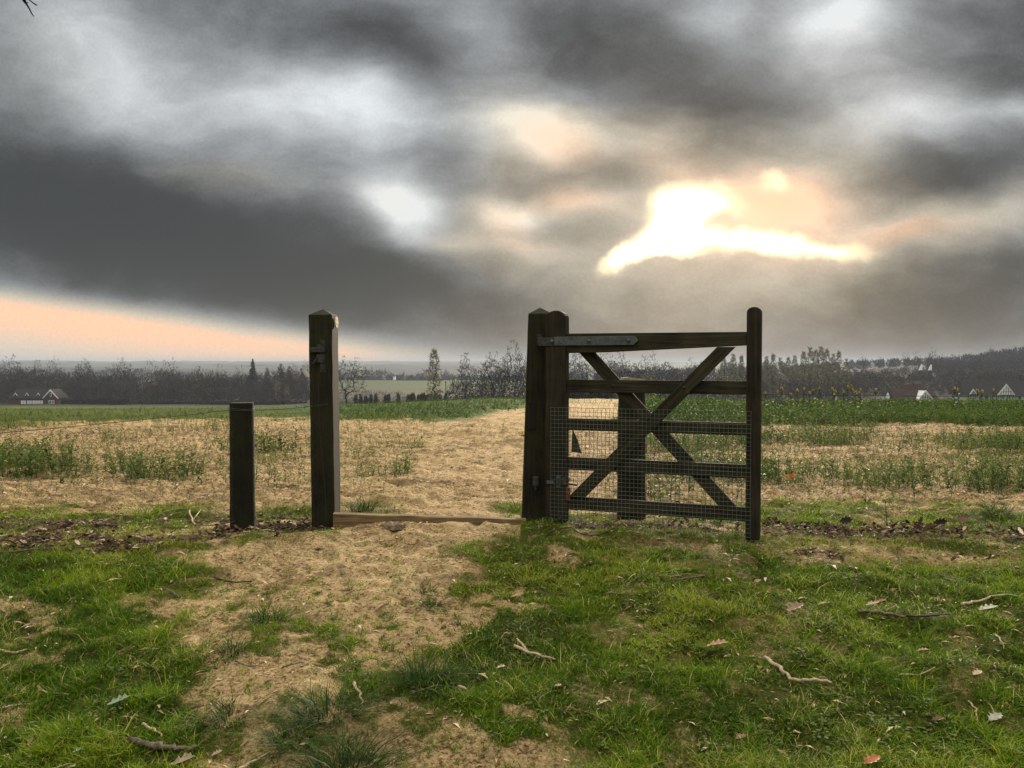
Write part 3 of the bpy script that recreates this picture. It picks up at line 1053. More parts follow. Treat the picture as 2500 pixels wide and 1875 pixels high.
def build_field_plants():
    # sparse seedlings over the stubble between fence and crop
    protos = [plant_proto(s, n=8 + s % 5, leaf=0.27, droop=0.0) for s in range(10)]
    x, y = sample_wedge(110000, 5.9, 26, 0.75, p=0.6)
    px, py = topx(x, y)
    n = fbm(x, y, 1.4, 4, 91)
    n2 = fbm(x, y, 0.4, 3, 92)
    row = np.exp(-((py - np.interp(px, [0, 700], [1135, 1135])) / 26) ** 2) * (px < 760)
    dens = 0.07 + 0.20 * sst(n, -0.1, 0.4)
    dens = dens + row * 0.7 * sst(n + n2 * 0.8, -0.3, 0.35)
    c = ell(px, py, 920, 1110, 130, 70) * 0.4
    dens = dens + c * sst(n2, -0.2, 0.2)
    rgt = (px > 1560) & (py < 1210)
    dens = np.where(rgt, 0.12 + 0.36 * sst(n + n2 * 0.7 + (px - 1850) / 1500, -0.35, 0.6) * sst(py, 1215, 1170), dens)
    dens = np.where((px > 1560) & (py < 1065) & (py > 1040), dens * 0.3, dens)
    path = (px > 960 + (1250 - py) * 0.5) & (px < 1500 - (1250 - py) * 0.05)
    dens = np.where(path, 0.004, dens)
    dens = np.where(py > 1215, dens * 0.3, dens)
    dens = dens * np.where(py < 1075, 0.8, 1)
    keep = (rng.uniform(0, 1, len(x)) < dens) & (py < 1245)
    x, y, px, py = x[keep], y[keep], px[keep], py[keep]
    big = (sst(fbm(x, y, 1.4, 4, 91), -0.1, 0.3))
    h = rng.uniform(0.04, 0.13, len(x)) * (1 + 1.3 * big)
    h = np.where((px < 760) & (py > 1095) & (py < 1175), h * 1.6, h)
    h = np.where((px > 1560), h * 1.3, h)
    t = rng.normal(0.46, 0.22, len(x))
    t = t + 0.08
    multi('seedlings', protos, x, y, h, t, M_WEED, 'scattered green seedlings growing through the bare stubble soil', 'seedlings')
    # dense flowering rape beyond on the right, low crop on the left
    protos = [plant_proto(20 + s, n=11, leaf=0.42, droop=0.2) for s in range(6)]
    x, y = sample_wedge(42000, 20.5, 66, 0.75, p=0.75)
    px, py = topx(x, y)
    en = fbm(x, y, 4, 3, 95) * 20 + fbm(x, y, 1.0, 2, 96) * 16
    right = px > 1545
    left = px < 1300
    lim = np.where(right, 1040, CROPEDGE(px))
    keep = py + en < lim
    gap = (px > 1385) & (px < 1545)
    keep &= ~(gap & (rng.uniform(0, 1, len(x)) < 0.85))
    keep &= rng.uniform(0, 1, len(x)) < np.where(right, 1.0, np.where(px < 760, 0.30, 0.6))
    x, y, px, py = x[keep], y[keep], px[keep], py[keep]
    ramp_ = sst(py, 1045, 985)
    h = np.where(px > 1545, rng.uniform(0.20, 0.36, len(x)) + ramp_ * rng.uniform(0.15, 0.42, len(x)), rng.uniform(0.08, 0.20, len(x)))
    h = np.where((px > 760) & (px < 1300), h * 1.3, h)
    h = np.where((px > 1385) & (px < 1700), np.minimum(h, 0.16 + (px - 1385) / 700), h)
    t = rng.normal(0.45, 0.15, len(x)) + 0.45 * fbm(x, y, 3, 3, 97)
    multi('crop', protos, x, y, h, t, M_CROP, 'green rape crop covering the field beyond the bare soil', 'crop')


def build_litter():
    # dead leaves along the netting
    x, y = sample_wedge(60000, 3.8, 6.6, 0.75)
    g, li = cover(x, y)
    keep = rng.uniform(0, 1, len(x)) < np.clip(li - 0.25, 0, 1) * 0.9
    x, y = x[keep], y[keep]
    px, py = topx(x, y)
    pv, pf = leaf_proto(7, 0.5, 0.45)
    N = len(x)
    right = (px > 1600) & (py < 1316)
    pos = np.stack([x, y, ztop(x, y) + rng.uniform(0.0, 0.02, N) + np.where(right, rng.uniform(0, 0.035, N), 0)], 1)
    s = rng.uniform(0.012, 0.045, N)
    tone = rng.uniform(0.1, 0.6, N) + np.where(rng.uniform(0, 1, N) < 0.3, 0.4, 0)
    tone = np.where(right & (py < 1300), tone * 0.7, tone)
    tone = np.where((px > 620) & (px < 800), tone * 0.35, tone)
    tiltv = rng.normal(0, 0.45, (N, 2))
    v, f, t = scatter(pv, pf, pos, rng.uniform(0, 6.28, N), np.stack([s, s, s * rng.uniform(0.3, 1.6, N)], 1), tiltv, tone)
    # give each leaf a tilt along its length
    til = np.repeat(rng.normal(0, 0.35, N) + np.where(right, 0.4, 0), len(pv))
    v[:, 2] += til * np.tile(pv[:, 0], N) * np.repeat(s, len(pv))
    me = np_mesh('leaf_litter', v, f, M_LEAF, t)
    tag(link_mesh('leaf_litter', me), 'dark drift of dead oak leaves along the foot of the netting fence', 'leaf litter', None, 'stuff')
    # straw, crumbs and small chips lying on the ground
    x, y = sample_wedge(150000, 1.8, 22, 0.75, p=0.85)
    g, li = cover(x, y)
    px, py = topx(x, y)
    path = (px > 830) & (px < 1290) & (py < 1400)
    field = py < 1215
    dens = np.where(field, 0.9, 0.25 + 0.3 * sst(fbm(x, y, 0.3, 3, 55), 0.0, 0.3))
    dens = np.where(path, dens * 0.6, dens)
    keep = rng.uniform(0, 1, len(x)) < dens
    x, y, px, py = x[keep], y[keep], px[keep], py[keep]
    N = len(x)
    pv = np.array([(-.5, -.12, 0), (0.1, -.2, 0.15), (.5, .05, 0), (0.0, .2, .12)])
    pf = np.array([(0, 1, 3), (1, 2, 3)])
    s = rng.gamma(3, 0.0042, N) * (0.7 + 0.13 * y)
    pos = np.stack([x, y, ztop(x, y) + 0.002], 1)
    tone = rng.beta(0.9, 1.2, N)
    v, f, t = scatter(pv, pf, pos, rng.uniform(0, 6.28, N), np.stack([s * rng.uniform(.8, 2.4, N), s, s * 1.5], 1), None, tone)
    me = np_mesh('chaff', v, f, M_CHIP, t)
    tag(link_mesh('chaff', me), 'straw bits and dry crumbs scattered over the sandy soil', 'chaff', None, 'stuff')


build_grass()
build_field_plants()
build_litter()

# single tufts of coarse grass: px, py of the base, width px, height px, blades
TUFTS = [
    (850, 1872, 270, 86, 260, 'largest dark coarse tuft, at the very bottom of the path', 0.25),
    (1040, 1668, 170, 66, 190, 'dark tuft of coarse grass alone in the middle of the lower path', 0.3),
    (800, 1745, 190, 72, 200, 'wide dark tuft just above the largest bottom tuft', 0.3),
    (720, 1800, 180, 60, 160, 'greyish low tuft left of the largest bottom tuft', 0.35),
    (568, 1590, 80, 44, 70, 'small spiky tuft at the left edge of the path with bare soil round it', 0.35),
    (655, 1512, 120, 58, 120, 'medium green tuft on the upper left part of the path', 0.4),
    (560, 1740, 150, 50, 110, 'low dark tuft behind the knotty stick', 0.35),
    (886, 1243, 82, 44, 120, 'dark tuft right behind the square post with the yellow disc', 0.2),
    (950, 1248, 90, 22, 60, 'low flat tuft behind the timber sill', 0.35),
    (1258, 1246, 60, 28, 60, 'green tuft left of the gate hanging post', 0.45),
    (1040, 1435, 60, 26, 50, 'small tuft at the right edge of the upper path', 0.35),
    (1048, 1470, 70, 26, 50, 'small tuft just below another at the right edge of the upper path', 0.4),
    (130, 1262, 120, 34, 110, 'long green tuft by the low wire at far left', 0.45),
    (360, 1252, 120, 32, 100, 'bright green tuft between far left and the round post', 0.6),
    (1475, 1232, 60, 24, 60, 'small bright tuft seen through the lower mesh of the gate', 0.6),
    (1975, 1252, 90, 36, 90, 'bright green tuft a little right of the gate end', 0.55),
    (2440, 1262, 110, 38, 110, 'dark green tuft at the right edge beyond the leaf drift', 0.4),
    (430, 1385, 90, 40, 100, 'green tuft at the top left edge of the path below the leaf litter', 0.5),
    (1600, 1395, 200, 30, 130, 'bright low tuft in front of the gate', 0.55),
]


def build_tufts():
    for px, py, wpx, hpx, n, lab, tn in TUFTS:
        c = gpx(px, py)
        W_, H_ = wpx / F * c.y * 0.9, hpx / F * c.y * 1.15
        V, Fc, T = [], [], []
        for i in range(int(n * 1.5)):
            a = rng.uniform(0, 6.28)
            rr = W_ * 0.38 * math.sqrt(rng.uniform(0, 1))
            bx, by = rr * math.cos(a), rr * math.sin(a) * 0.7
            bz = zg(c.x + bx, c.y + by) - c.z - 0.006 if i % 4 == 0 else V[-1][2] * 0 + (bz if i else 0)
            h = H_ * rng.beta(2, 2.6) * 1.25 * (1 - 0.35 * rr / (W_ * 0.4))
            la = a + rng.normal(0, 0.9)
            out = rng.uniform(0.3, 1.7) * (0.5 + rr / (W_ * 0.4)) * min(H_ * 1.1, W_ * 0.5)
            wd = rng.uniform(0.0022, 0.0042) * (0.75 + 0.08 * c.y)
            sx, sy = -math.sin(la + rng.normal(0, .5)) * wd / 2, math.cos(la + rng.normal(0, .5)) * wd / 2
            b = len(V)
            for t, zz, ww in ((0, 0, 1), (0.28, 0.55, 0.95), (0.65, 0.88, 0.7), (1.0, 0.92 if i % 3 else 0.75, 0.08)):
                cx, cy, cz = bx + math.cos(la) * out * t, by + math.sin(la) * out * t, bz + h * zz
                V.append((cx - sx * ww, cy - sy * ww, cz))
                V.append((cx + sx * ww, cy + sy * ww, cz))
            tt = tn + rng.normal(0.08, 0.22) + (0.45 if rng.uniform() < 0.10 else 0)
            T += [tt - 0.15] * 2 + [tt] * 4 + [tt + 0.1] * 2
            for q in range(3):
                Fc.append((b + 2 * q, b + 2 * q + 1, b + 2 * q + 3, b + 2 * q + 2))
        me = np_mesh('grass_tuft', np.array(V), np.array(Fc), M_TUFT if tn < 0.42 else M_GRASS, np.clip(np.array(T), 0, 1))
        o = link_mesh('grass_tuft', me)
        o.location = c
        tag(o, lab, 'grass tuft', 'tufts of coarse grass')


build_tufts()


# ------------------------------------------------------------------ sticks and single leaves
def stick(pts, wpx, mat, label, knot=None, fork=None, lift=0.006, cat='stick'):
    P3 = [gpx(*p) for p in pts]
    c = P3[0].copy()
    # refine
    Q, Rr = [], []
    n = 5
    r0 = wpx / F * c.y / 2
    seed = len(label)
    for i in range(len(P3) - 1):
        for j in range(n):
            t = j / n
            p = P3[i].lerp(P3[i + 1], t)
            k_ = (i + t) / (len(P3) - 1)
            Q.append(p)
            Rr.append(r0 * (1.05 - 0.45 * k_))
    Q.append(P3[-1])
    Rr.append(r0 * 0.55)
    out = []
    for i, p in enumerate(Q):
        w = r0 * 0.7
        x = p.x + w * math.sin(i * 1.7 + seed)
        y = p.y + w * math.cos(i * 2.3 + seed)
        out.append(Vector((x, y, zg(x, y) + lift + Rr[i] * 0.8)) - c)
        if knot is not None and abs(i / (len(Q) - 1) - knot) < 0.07:
            Rr[i] *= 1.55
    # smooth heights so that the stick stays stiff
    zs = [p.z for p in out]
    for _ in range(6):
        zs = [zs[0]] + [(zs[i - 1] + 2 * zs[i] + zs[i + 1]) / 4 for i in range(1, len(zs) - 1)] + [zs[-1]]
    mz = max(p.z - z for p, z in zip(out, zs))
    for p, z in zip(out, zs):
        p.z = z + min(mz, 0.01)
    mb = MB()
    mb.tube(out, Rr, 7)
    if fork:
        for a, b in fork:
            q0, q1 = gpx(*a) - c, gpx(*b) - c
            q0.z += lift + r0
            q1.z += lift + r0 * 2
            mb.tube([q0, q0.lerp(q1, 0.5) + Vector((0, r0 * 0.4, r0 * 0.4)), q1], [r0 * 0.8, r0 * 0.7, r0 * 0.4], 6)
    o = mb.build('stick', mat, None, smooth=True)
    o.location = c
    tag(o, label, cat, 'sticks and twigs lying on the ground')


STICKS = [
    ([(322, 1800), (378, 1808), (430, 1812), (486, 1806)], 15, W_BARK, 'thick knotty grey brown stick lying at lower left', 0.35, None),
    ([(578, 1878), (610, 1852), (655, 1829)], 10, W_PALE, 'pale stick leaving the bottom edge left of the largest tuft', None, None),
    ([(1256, 1583), (1292, 1597), (1352, 1610)], 9, W_PALE, 'broken pale stick with a short forked end in the middle of the grass edge', None, [((1290, 1597), (1262, 1574))]),
    ([(1868, 1605), (1905, 1630), (1930, 1650), (1975, 1664), (2028, 1672)], 10, W_PALE, 'long bent pale stick in the right hand grass', None, None),
    ([(2092, 1504), (2150, 1508), (2210, 1516)], 9, W_BARK, 'dark stick half sunk in grass left of the pale arched twig', 0.4, None),
    ([(2215, 1515), (2265, 1512), (2318, 1506)], 6, W_DARK, 'thin dark stick in line with a thicker dark one at right', None, None),
    ([(2345, 1474), (2375, 1461), (2420, 1457), (2492, 1454)], 7, W_PALE, 'pale arched twig near the right edge above a big pale leaf', None, None),
    ([(862, 1680), (880, 1700), (886, 1724)], 8, W_PALE, 'short pale curved twig beside the dark tufts at the bottom of the path', None, None),
    ([(522, 1407), (570, 1411), (614, 1409)], 5, W_DARK, 'thin dark straight twig on the sandy soil at the upper left of the path', None, None),
    ([(0, 1582), (36, 1575), (66, 1567)], 7, W_PALE, 'pale twig at the left edge halfway down the grass', None, None),
    ([(90, 1660), (128, 1675), (168, 1687)], 5, W_PALE, 'thin pale twig sloping down to the right in the left grass', None, None),
    ([(0, 1725), (40, 1712), (86, 1697)], 5, W_PALE, 'long thin pale twig rising from the left edge low in the grass', None, None),
    ([(1898, 1806), (1922, 1815), (1930, 1852)], 6, W_PALE, 'small hooked tan twig in the lower right grass', None, None),
    ([(2364, 1765), (2392, 1788), (2422, 1815)], 4, W_BARK, 'very thin straight twig low at far right sloping down', None, None),
    ([(1650, 1423), (1690, 1417), (1722, 1408)], 5, W_BARK, 'thin twig in the bright grass in front of the gate', None, None),
    ([(2196, 1657), (2240, 1652), (2282, 1642)], 4, W_PALE, 'thin pale straight twig in the middle of the right hand grass', None, None),
    ([(110, 1873), (140, 1862), (178, 1849)], 6, W_PALE, 'thin pale twig leaving the bottom edge at far left', None, None),
    ([(2428, 1540), (2440, 1556), (2452, 1574)], 5, W_PALE, 'short pale twig at far right below the arched twig', None, None),
    ([(1120, 1686), (1140, 1697)], 9, W_PALE, 'short fat wood chip right of the lone tuft on the path', None, None),
    ([(2366, 1698), (2384, 1712), (2386, 1745)], 5, W_PALE, 'pale hooked stem at lower right', None, None),
    ([(350, 1760), (372, 1772), (396, 1786)], 7, W_PALE, 'pale peeled splinter above the knotty stick', None, None),
    ([(352, 1312), (368, 1335), (386, 1352)], 5, W_BARK, 'grey twig on the leaf litter left of the round post', None, [((356, 1330), (366, 1300))]),
    ([(462, 1248), (470, 1262), (478, 1276)], 4, W_PALE, 'small forked pale twig behind the low wire left of the round post', None, [((470, 1262), (490, 1247))]),
    ([(1336, 1306), (1370, 1303), (1396, 1300), (1416, 1310), (1462, 1313), (1500, 1300)], 4, W_DARK, 'long thin wavy dark twig under the gate', None, None),
    ([(1995, 1870), (2030, 1864), (2062, 1860)], 4, W_PALE, 'thin pale twig at the bottom edge right of the hooked tan twig', None, None),
    ([(0, 1348), (60, 1347), (128, 1344)], 5, W_BARK, 'grey branch lying in the leaf litter at the left edge', None, None),
    ([(575, 1620), (605, 1628), (632, 1634)], 5, W_BARK, 'thin brown twig below the small spiky tuft on the path', None, None),
    ([(690, 1640), (720, 1630), (742, 1624)], 4, W_BARK, 'faint brown twig in the middle of the path', None, None),
    ([(1005, 1708), (1045, 1698), (1078, 1688)], 5, W_BARK, 'brown twig just below the lone tuft on the path', None, None),
    ([(405, 1432), (425, 1444), (438, 1452)], 5, W_BARK, 'short grey twig at the left edge of the path', None, None),
    ([(590, 1285), (640, 1300), (668, 1296)], 4, W_PALE, 'pale dry stem below the round post', None, None),
]
for args in STICKS:
    stick(*args)


def single_leaf(px, py, wpx, col, label, tilt=0.3, lobes=0.5, rz=None, up=0.012, aspect=0.85, ro=0.0):
    c = gpx(px, py)
    s = wpx / F * c.y
    pv, pf = leaf_proto(8, 0.45, lobes)
    r = random.Random(int(px * 7 + py))
    v = pv.copy()
    v[:, 0] -= 0.5
    v *= s
    v[:, 1] *= aspect * 1.3
    v[:, 2] += v[:, 0] * tilt
    ang = r.uniform(-0.5, 0.5) if rz is None else rz
    R_ = np.array(Matrix.Rotation(ang, 3, 'Z') @ Matrix.Rotation(ro, 3, 'X'))
    v = v @ R_.T
    v[:, 2] += up + s * (abs(tilt) * 0.5 + abs(math.sin(ro)) * 0.4)
    nm = 'leaf_%d' % int(px)
    me = np_mesh('fallen_leaf', v, pf, leaf_mat('dead leaf ' + nm, tuple(c_ * 0.66 for c_ in col)))
    o = link_mesh('fallen_leaf', me)
    o.location = c
    tag(o, label, 'fallen leaf', 'fallen leaves lying singly')


LEAVES = [
    (1752, 1582, 50, (0.50, 0.31, 0.18), 'large tan curled oak leaf in the grass right of the forked pale stick'),
    (2150, 1452, 24, (0.50, 0.16, 0.08), 'reddish leaf above a small pale one in the upper right grass'),
    (1850, 1420, 20, (0.45, 0.27, 0.15), 'brown leaf in the grass just below the gate end'),
    (2130, 1490, 30, (0.52, 0.41, 0.27), 'pale tan leaf directly under the reddish leaf'),
    (2412, 1486, 42, (0.62, 0.58, 0.48), 'big pale grey oak leaf under the arched twig'),
    (2386, 1656, 26, (0.58, 0.42, 0.28), 'round pale leaf alone at the right of the grass'),
    (2252, 1584, 26, (0.55, 0.34, 0.24), 'pinkish leaf among small pale weeds at right'),
    (2128, 1868, 46, (0.52, 0.20, 0.08), 'orange brown leaf at the bottom edge right of centre'),
    (192, 1822, 28, (0.42, 0.50, 0.38), 'pale green curled leaf at lower left'),
    (172, 1863, 30, (0.45, 0.42, 0.24), 'yellowish flat leaf at the bottom left'),
    (34, 1692, 18, (0.60, 0.24, 0.05), 'small bright orange leaf at the left edge'),
    (1360, 1684, 26, (0.52, 0.38, 0.24), 'light brown leaf on bare soil in the middle of the grass'),
    (1255, 1456, 20, (0.50, 0.28, 0.16), 'small rust coloured leaf at the right edge of the upper path'),
    (2293, 1475, 14, (0.20, 0.30, 0.03), 'single bright yellow green leaf left of the arched twig'),
    (446, 1846, 56, (0.36, 0.27, 0.18), 'long flat brown leaf below the knotty stick'),
    (530, 1822, 26, (0.38, 0.27, 0.20), 'grey brown leaf right of the knotty stick'),
    (742, 1820, 26, (0.55, 0.45, 0.28), 'pale angular leaf between the bottom tufts'),
    (1145, 1558, 16, (0.66, 0.60, 0.46), 'whitish wood flake on the path edge above the lone tuft'),
    (1222, 1632, 24, (0.68, 0.58, 0.45), 'whitish flake on bare soil below the forked pale stick'),
    (1260, 1448, 12, (0.60, 0.45, 0.30), 'tiny tan flake beside the rust coloured leaf'),
    (1942, 1502, 46, (0.30, 0.19, 0.12), 'crumpled brown leaf cluster left of the dark sticks'),
    (2430, 1745, 40, (0.42, 0.40, 0.33), 'grey crumpled leaf low at far right'),
    (290, 1716, 50, (0.28, 0.36, 0.24), 'grey green dead leaf in the lower left grass'),
    (1810, 1790, 30, (0.30, 0.16, 0.10), 'dark reddish brown leaf in the lower right grass'),
    (2290, 1760, 30, (0.16, 0.08, 0.05), 'very dark leaf in the lower right grass'),
    (2205, 1622, 18, (0.012, 0.012, 0.010), 'small black leaf in the right hand grass'),
]
for q in LEAVES:
    single_leaf(*q)
single_leaf(1930, 1186, 22, (0.72, 0.18, 0.03), 'bright orange leaf standing up in the field right of the gate', tilt=0.9, up=0.02, ro=0.9)
single_leaf(2065, 1288, 26, (0.035, 0.012, 0.008), 'large dark red oak leaf standing at the left of the leaf drift', tilt=0.6, ro=1.1, up=0.04)
single_leaf(2295, 1290, 24, (0.018, 0.010, 0.008), 'nearly black leaf standing in the middle of the leaf drift', tilt=0.9, ro=1.2, up=0.04)
single_leaf(2350, 1284, 26, (0.22, 0.12, 0.09), 'pinkish brown leaf leaning at the right of the leaf drift', tilt=0.9, ro=0.9, up=0.03)
single_leaf(1362, 1292, 20, (0.24, 0.22, 0.12), 'small pale leaf under the hinge side of the gate', tilt=0.6)

# two dry clods
def clod(px, py, wpx, mat, label):
    c = gpx(px, py)
    s = wpx / F * c.y / 2
    mb = MB()
    r = random.Random(px)
    mb.lathe([(s * 0.7, -s * 0.3), (s, -0.05 * s), (s * 0.85, s * 0.28), (s * 0.4, s * 0.42), (s * 0.05, s * 0.44)], sides=18)
    mb.v = [(x * (1 + 0.45 * float(vnoise(x * 60, y * 60, 3))), y * (0.7 + 0.45 * float(vnoise(y * 60, x * 60, 4))), z * (1 + 0.7 * float(vnoise(x * 80, z * 90, 5)))) for x, y, z in mb.v]
    o = mb.build('clod', mat, None, smooth=False)
    o.location = c
    tag(o, label, 'clod')


SOILD = plain_mat('dark damp clod', (0.09, 0.055, 0.035), 0.95, 0.5, 60, bump=0.01, bscale=70)
SOILG = plain_mat('grey crumbly clod', (0.17, 0.125, 0.08), 0.95, 0.5, 60, bump=0.01, bscale=70)
clod(960, 1294, 66, SOILG, 'round grey brown clod of trodden debris on the path in front of the sill')
clod(462, 1322, 60, SOILD, 'dark lump of rotten wood in the leaf litter left of the round post')


# ------------------------------------------------------------------ posts, gate, fence
BOLTD = plain_mat('dark iron', (0.010, 0.010, 0.009), 0.7, 0.3, 30, 0.2)


def post(name, base, w, dpt, h, apex, mat, rz=0.0, lean=(0, 0), crack=False):
    o = empty(name, base, rz)
    mb = MB()
    n = 14
    hw, hd = w / 2, dpt / 2
    V, Fc = [], []
    r = random.Random(int(base[0] * 100))
    for i in range(n + 1):
        z = -0.25 + (h + 0.25) * i / n
        t = z / h
        j = 0.0015
        for sx, sy in ((-1, -1), (1, -1), (1, 1), (-1, 1)):
            V.append((sx * hw + lean[0] * t + r.uniform(-j, j), sy * hd + lean[1] * t + r.uniform(-j, j), z))
    for i in range(n):
        for q in range(4):
            Fc.append((i * 4 + q, i * 4 + (q + 1) % 4, i * 4 + 4 + (q + 1) % 4, i * 4 + 4 + q))
    V.append((lean[0], lean[1], h + apex))
    k_ = n * 4
    for q in range(4):
        Fc.append((k_ + q, k_ + (q + 1) % 4, len(V) - 1))
    mb.add(V, Fc)
    sh = mb.build('shaft', mat, o, bevel=0.004)
    if crack:
        mc = MB()
        for i in range(14):
            z0, z1 = h * (0.02 + 0.88 * i / 14), h * (0.02 + 0.88 * (i + 1) / 14)
            x0 = 0.005 + 0.012 * math.sin(i * 0.45 + 1) - 0.022 * (1 - i / 14) ** 0 + 0.03 * (1 - i / 14) ** 2
            x1 = 0.005 + 0.012 * math.sin((i + 1) * 0.45 + 1) - 0.022 + 0.03 * (1 - (i + 1) / 14) ** 2
            wv = 0.0018 + 0.0016 * math.sin(i * 0.9) ** 2
            mc.add([(x0 - wv, -hd - 0.0015, z0), (x0 + wv, -hd - 0.0015, z0), (x1 + wv, -hd - 0.0015, z1), (x1 - wv, -hd - 0.0015, z1)], [(0, 1, 2, 3)])
        mc.build('crack', BLACK, sh)
    return o


# left square post (latch side)
D_P = 5.40
lp = at(790, 1270, D_P)
RZ_L = math.radians(-3.0)
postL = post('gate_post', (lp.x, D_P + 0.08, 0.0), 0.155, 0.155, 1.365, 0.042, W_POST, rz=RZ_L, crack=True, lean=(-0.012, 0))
tag(postL, 'dark square gate post with pointed top, latch plate and yellow disc, left of the opening', 'gate post', 'square gate posts')
# waymark disc on the right face
mb = MB()
Md = Matrix.Translation((0.0785, -0.008, 1.318)) @ Matrix.Rotation(math.radians(90), 4, 'Y')
mb.lathe([(0.037, -0.003), (0.038, 0.002), (0.037, 0.0035)], sides=32, M=Md)
disc = mb.build('waymark_disc', YELLOW, postL)
disc['label'] = 'round yellow waymarker with a black arrow'
mb = MB()
mb.lathe([(0.034, 0.0), (0.034, 0.001)], sides=32, M=Md @ Matrix.Translation((0, 0, 0.0038)))
# ring: replace by thin annulus
mb = MB()
ri, ro_ = 0.030, 0.0325
vs, fs = [], []
for j in range(32):
    t = 2 * math.pi * j / 32
    for rr_ in (ri, ro_):
        vs.append((0.0825, -0.008 + rr_ * math.cos(t), 1.318 + rr_ * math.sin(t)))
for j in range(32):
    a, b = 2 * j, 2 * ((j + 1) % 32)
    fs.append((a, a + 1, b + 1, b))
mb.add(vs, fs)


def ypoly(pts):
    mb.add([(0.0827, -0.008 + a, 1.318 + b) for a, b in pts], [tuple(range(len(pts)))])


ypoly([(-0.004, -0.004), (0.004, -0.004), (0.004, 0.012), (-0.004, 0.012)])
ypoly([(-0.013, 0.010), (0.013, 0.010), (0, 0.024)])
ypoly([(-0.017, -0.019), (-0.012, -0.022), (0.004, -0.004), (-0.003, -0.003)])
ypoly([(0.017, -0.019), (0.012, -0.022), (-0.004, -0.004), (0.003, -0.003)])
mb.build('arrow_mark', BLACK, disc)
# latch on the front face
mb = MB()
yf = -0.0775
mb.box(-0.012, 0.022, yf - 0.006, yf - 0.001, 0.985, 1.200)
mb.prism([(-0.032, 1.165), (-0.010, 1.172), (0.0, 1.152), (-0.03, 1.15)], yf - 0.018, yf - 0.007)
lt = mb.build('latch_plate', ZINC_D, postL, bevel=0.001)
mb = MB()
mb.box(-0.078, 0.022, yf - 0.022, yf - 0.0075, 1.118, 1.150)
mb.build('latch_bar', ZINC_D, lt, bevel=0.002)
mb = MB()
mb.prism([(-0.035, 1.105), (0.01, 1.105), (0.02, 1.05), (-0.055, 1.048), (-0.035, 1.075)], yf - 0.013, yf - 0.007)
mb.prism([(-0.058, 1.042), (-0.034, 1.078), (-0.028, 1.070), (-0.046, 1.042)], yf - 0.032, yf - 0.014)
mb.build('latch_catch', ZINC_D, lt, bevel=0.001)
for zz in (1.18, 1.005):
    mb = MB()
    mb.lathe([(0.009, 0), (0.008, 0.005), (0.004, 0.007)], sides=12, M=Matrix.Translation((0.005, yf - 0.0062, zz)) @ Matrix.Rotation(math.radians(90), 4, 'X'))
    mb.build('bolt', ZINC_D, lt)

# hanging post
hb = at(1303, 1275, D_P)
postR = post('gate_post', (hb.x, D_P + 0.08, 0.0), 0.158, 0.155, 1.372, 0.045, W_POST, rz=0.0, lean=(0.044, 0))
tag(postR, 'mossy square gate post with pointed top that the gate hangs from', 'gate post', 'square gate posts')
# lower hinge pin on it, and a dark plate
mb = MB()
z0 = HC - (1168 - HZ) / F * 5.38
M0 = Matrix.Translation((0.012, -0.112, 0.0))
mb.tube([(0.012, -0.118, 0.243), (0.012, -0.118, 0.300)], 0.020, 12)
mb.tube([(0.012, -0.118, 0.212), (0.012, -0.118, 0.243)], 0.010, 10)
mb.box(-0.005, 0.028, -0.105, -0.078, 0.26, 0.29)
mb.build('hinge_hook', ZINC_D, postR, bevel=0.002)
mb = MB()
mb.box(0.020, 0.052, -0.100, -0.078, 1.165, 1.235)
mb.build('hinge_hook', ZINC_D, postR, bevel=0.002)
mb = MB()
mb.box(-0.032, 0.014, -0.084, -0.0785, 0.61, 0.79)
pl = mb.build('striking_plate', BOLTD, postR, bevel=0.002)

# gate: local x from hinge to toe, y backwards, z up
H0 = Vector((0.287, 5.285, 0))
T0 = Vector((1.432, 4.835, 0))
ax = (T0 - H0).normalized()
GL = (T0 - H0).length
gate = empty('field_gate', (H0.x, H0.y, 0), math.atan2(ax.y, ax.x))
tag(gate, 'small weathered wooden gate with crossed braces and wire mesh, standing open beside the gateway', 'gate')


def gs(px):
    """photo column -> distance along the gate front"""
    u = ray(px, 1000)[0]
    # H0 + ax*s : (H0.x+ax.x s) = u (H0.y + ax.y s)
    return (u * H0.y - H0.x) / (ax.x - u * ax.y)


def gz(px, py):
    s = gs(px)
    Y = H0.y + ax.y * s
    return s, HC + ray(px, py)[1] * Y


def stile(s0, s1, z0, z1, yf_, yb, name):
    mb = MB()
    r_ = (s1 - s0) / 2
    c = (s0 + s1) / 2
    poly = [(s0, z0), (s1, z0)]
    for i in range(11):
        t = math.pi * i / 10
        poly.append((c + r_ * math.cos(t), z1 - r_ * 0.75 + r_ * 0.75 * math.sin(t)))
    mb.prism(poly, yf_, yb)
    return mb.build(name, W_STILE, gate, bevel=0.006)


sh0, sh1 = gs(1332), gs(1381)
st0, st1 = gs(1820), gs(1857)
stile(sh0, sh1, 0.012, 1.385, -0.006, 0.075, 'heel_stile')
stile(st0 + 0.003, st1, -0.004, 1.378, -0.004, 0.072, 'toe_stile')
# top rail, deep at the hinge
a0, a1 = gz(1387, 814), gz(1820, 810)
b0, b1 = gz(1387, 862), gz(1820, 843)
mb = MB()
mb.prism([(sh1 + 0.001, b0[1]), (sh1 + 0.25, b0[1] + 0.004), (st0 + 0.002, b1[1]), (st0 + 0.002, a1[1]), (sh1 + 0.001, a0[1])], 0.004, 0.066)
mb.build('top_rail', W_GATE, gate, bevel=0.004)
for zt, zb in ((0.940, 0.858), (0.690, 0.614), (0.440, 0.358), (0.184, 0.100)):
    mb = MB()
    mb.prism([(sh1 + 0.001, zb), (st0 + 0.002, zb), (st0 + 0.002, zt), (sh1 + 0.001, zt)], 0.020, 0.042)
    mb.build('rail', W_GATE, gate, bevel=0.003)


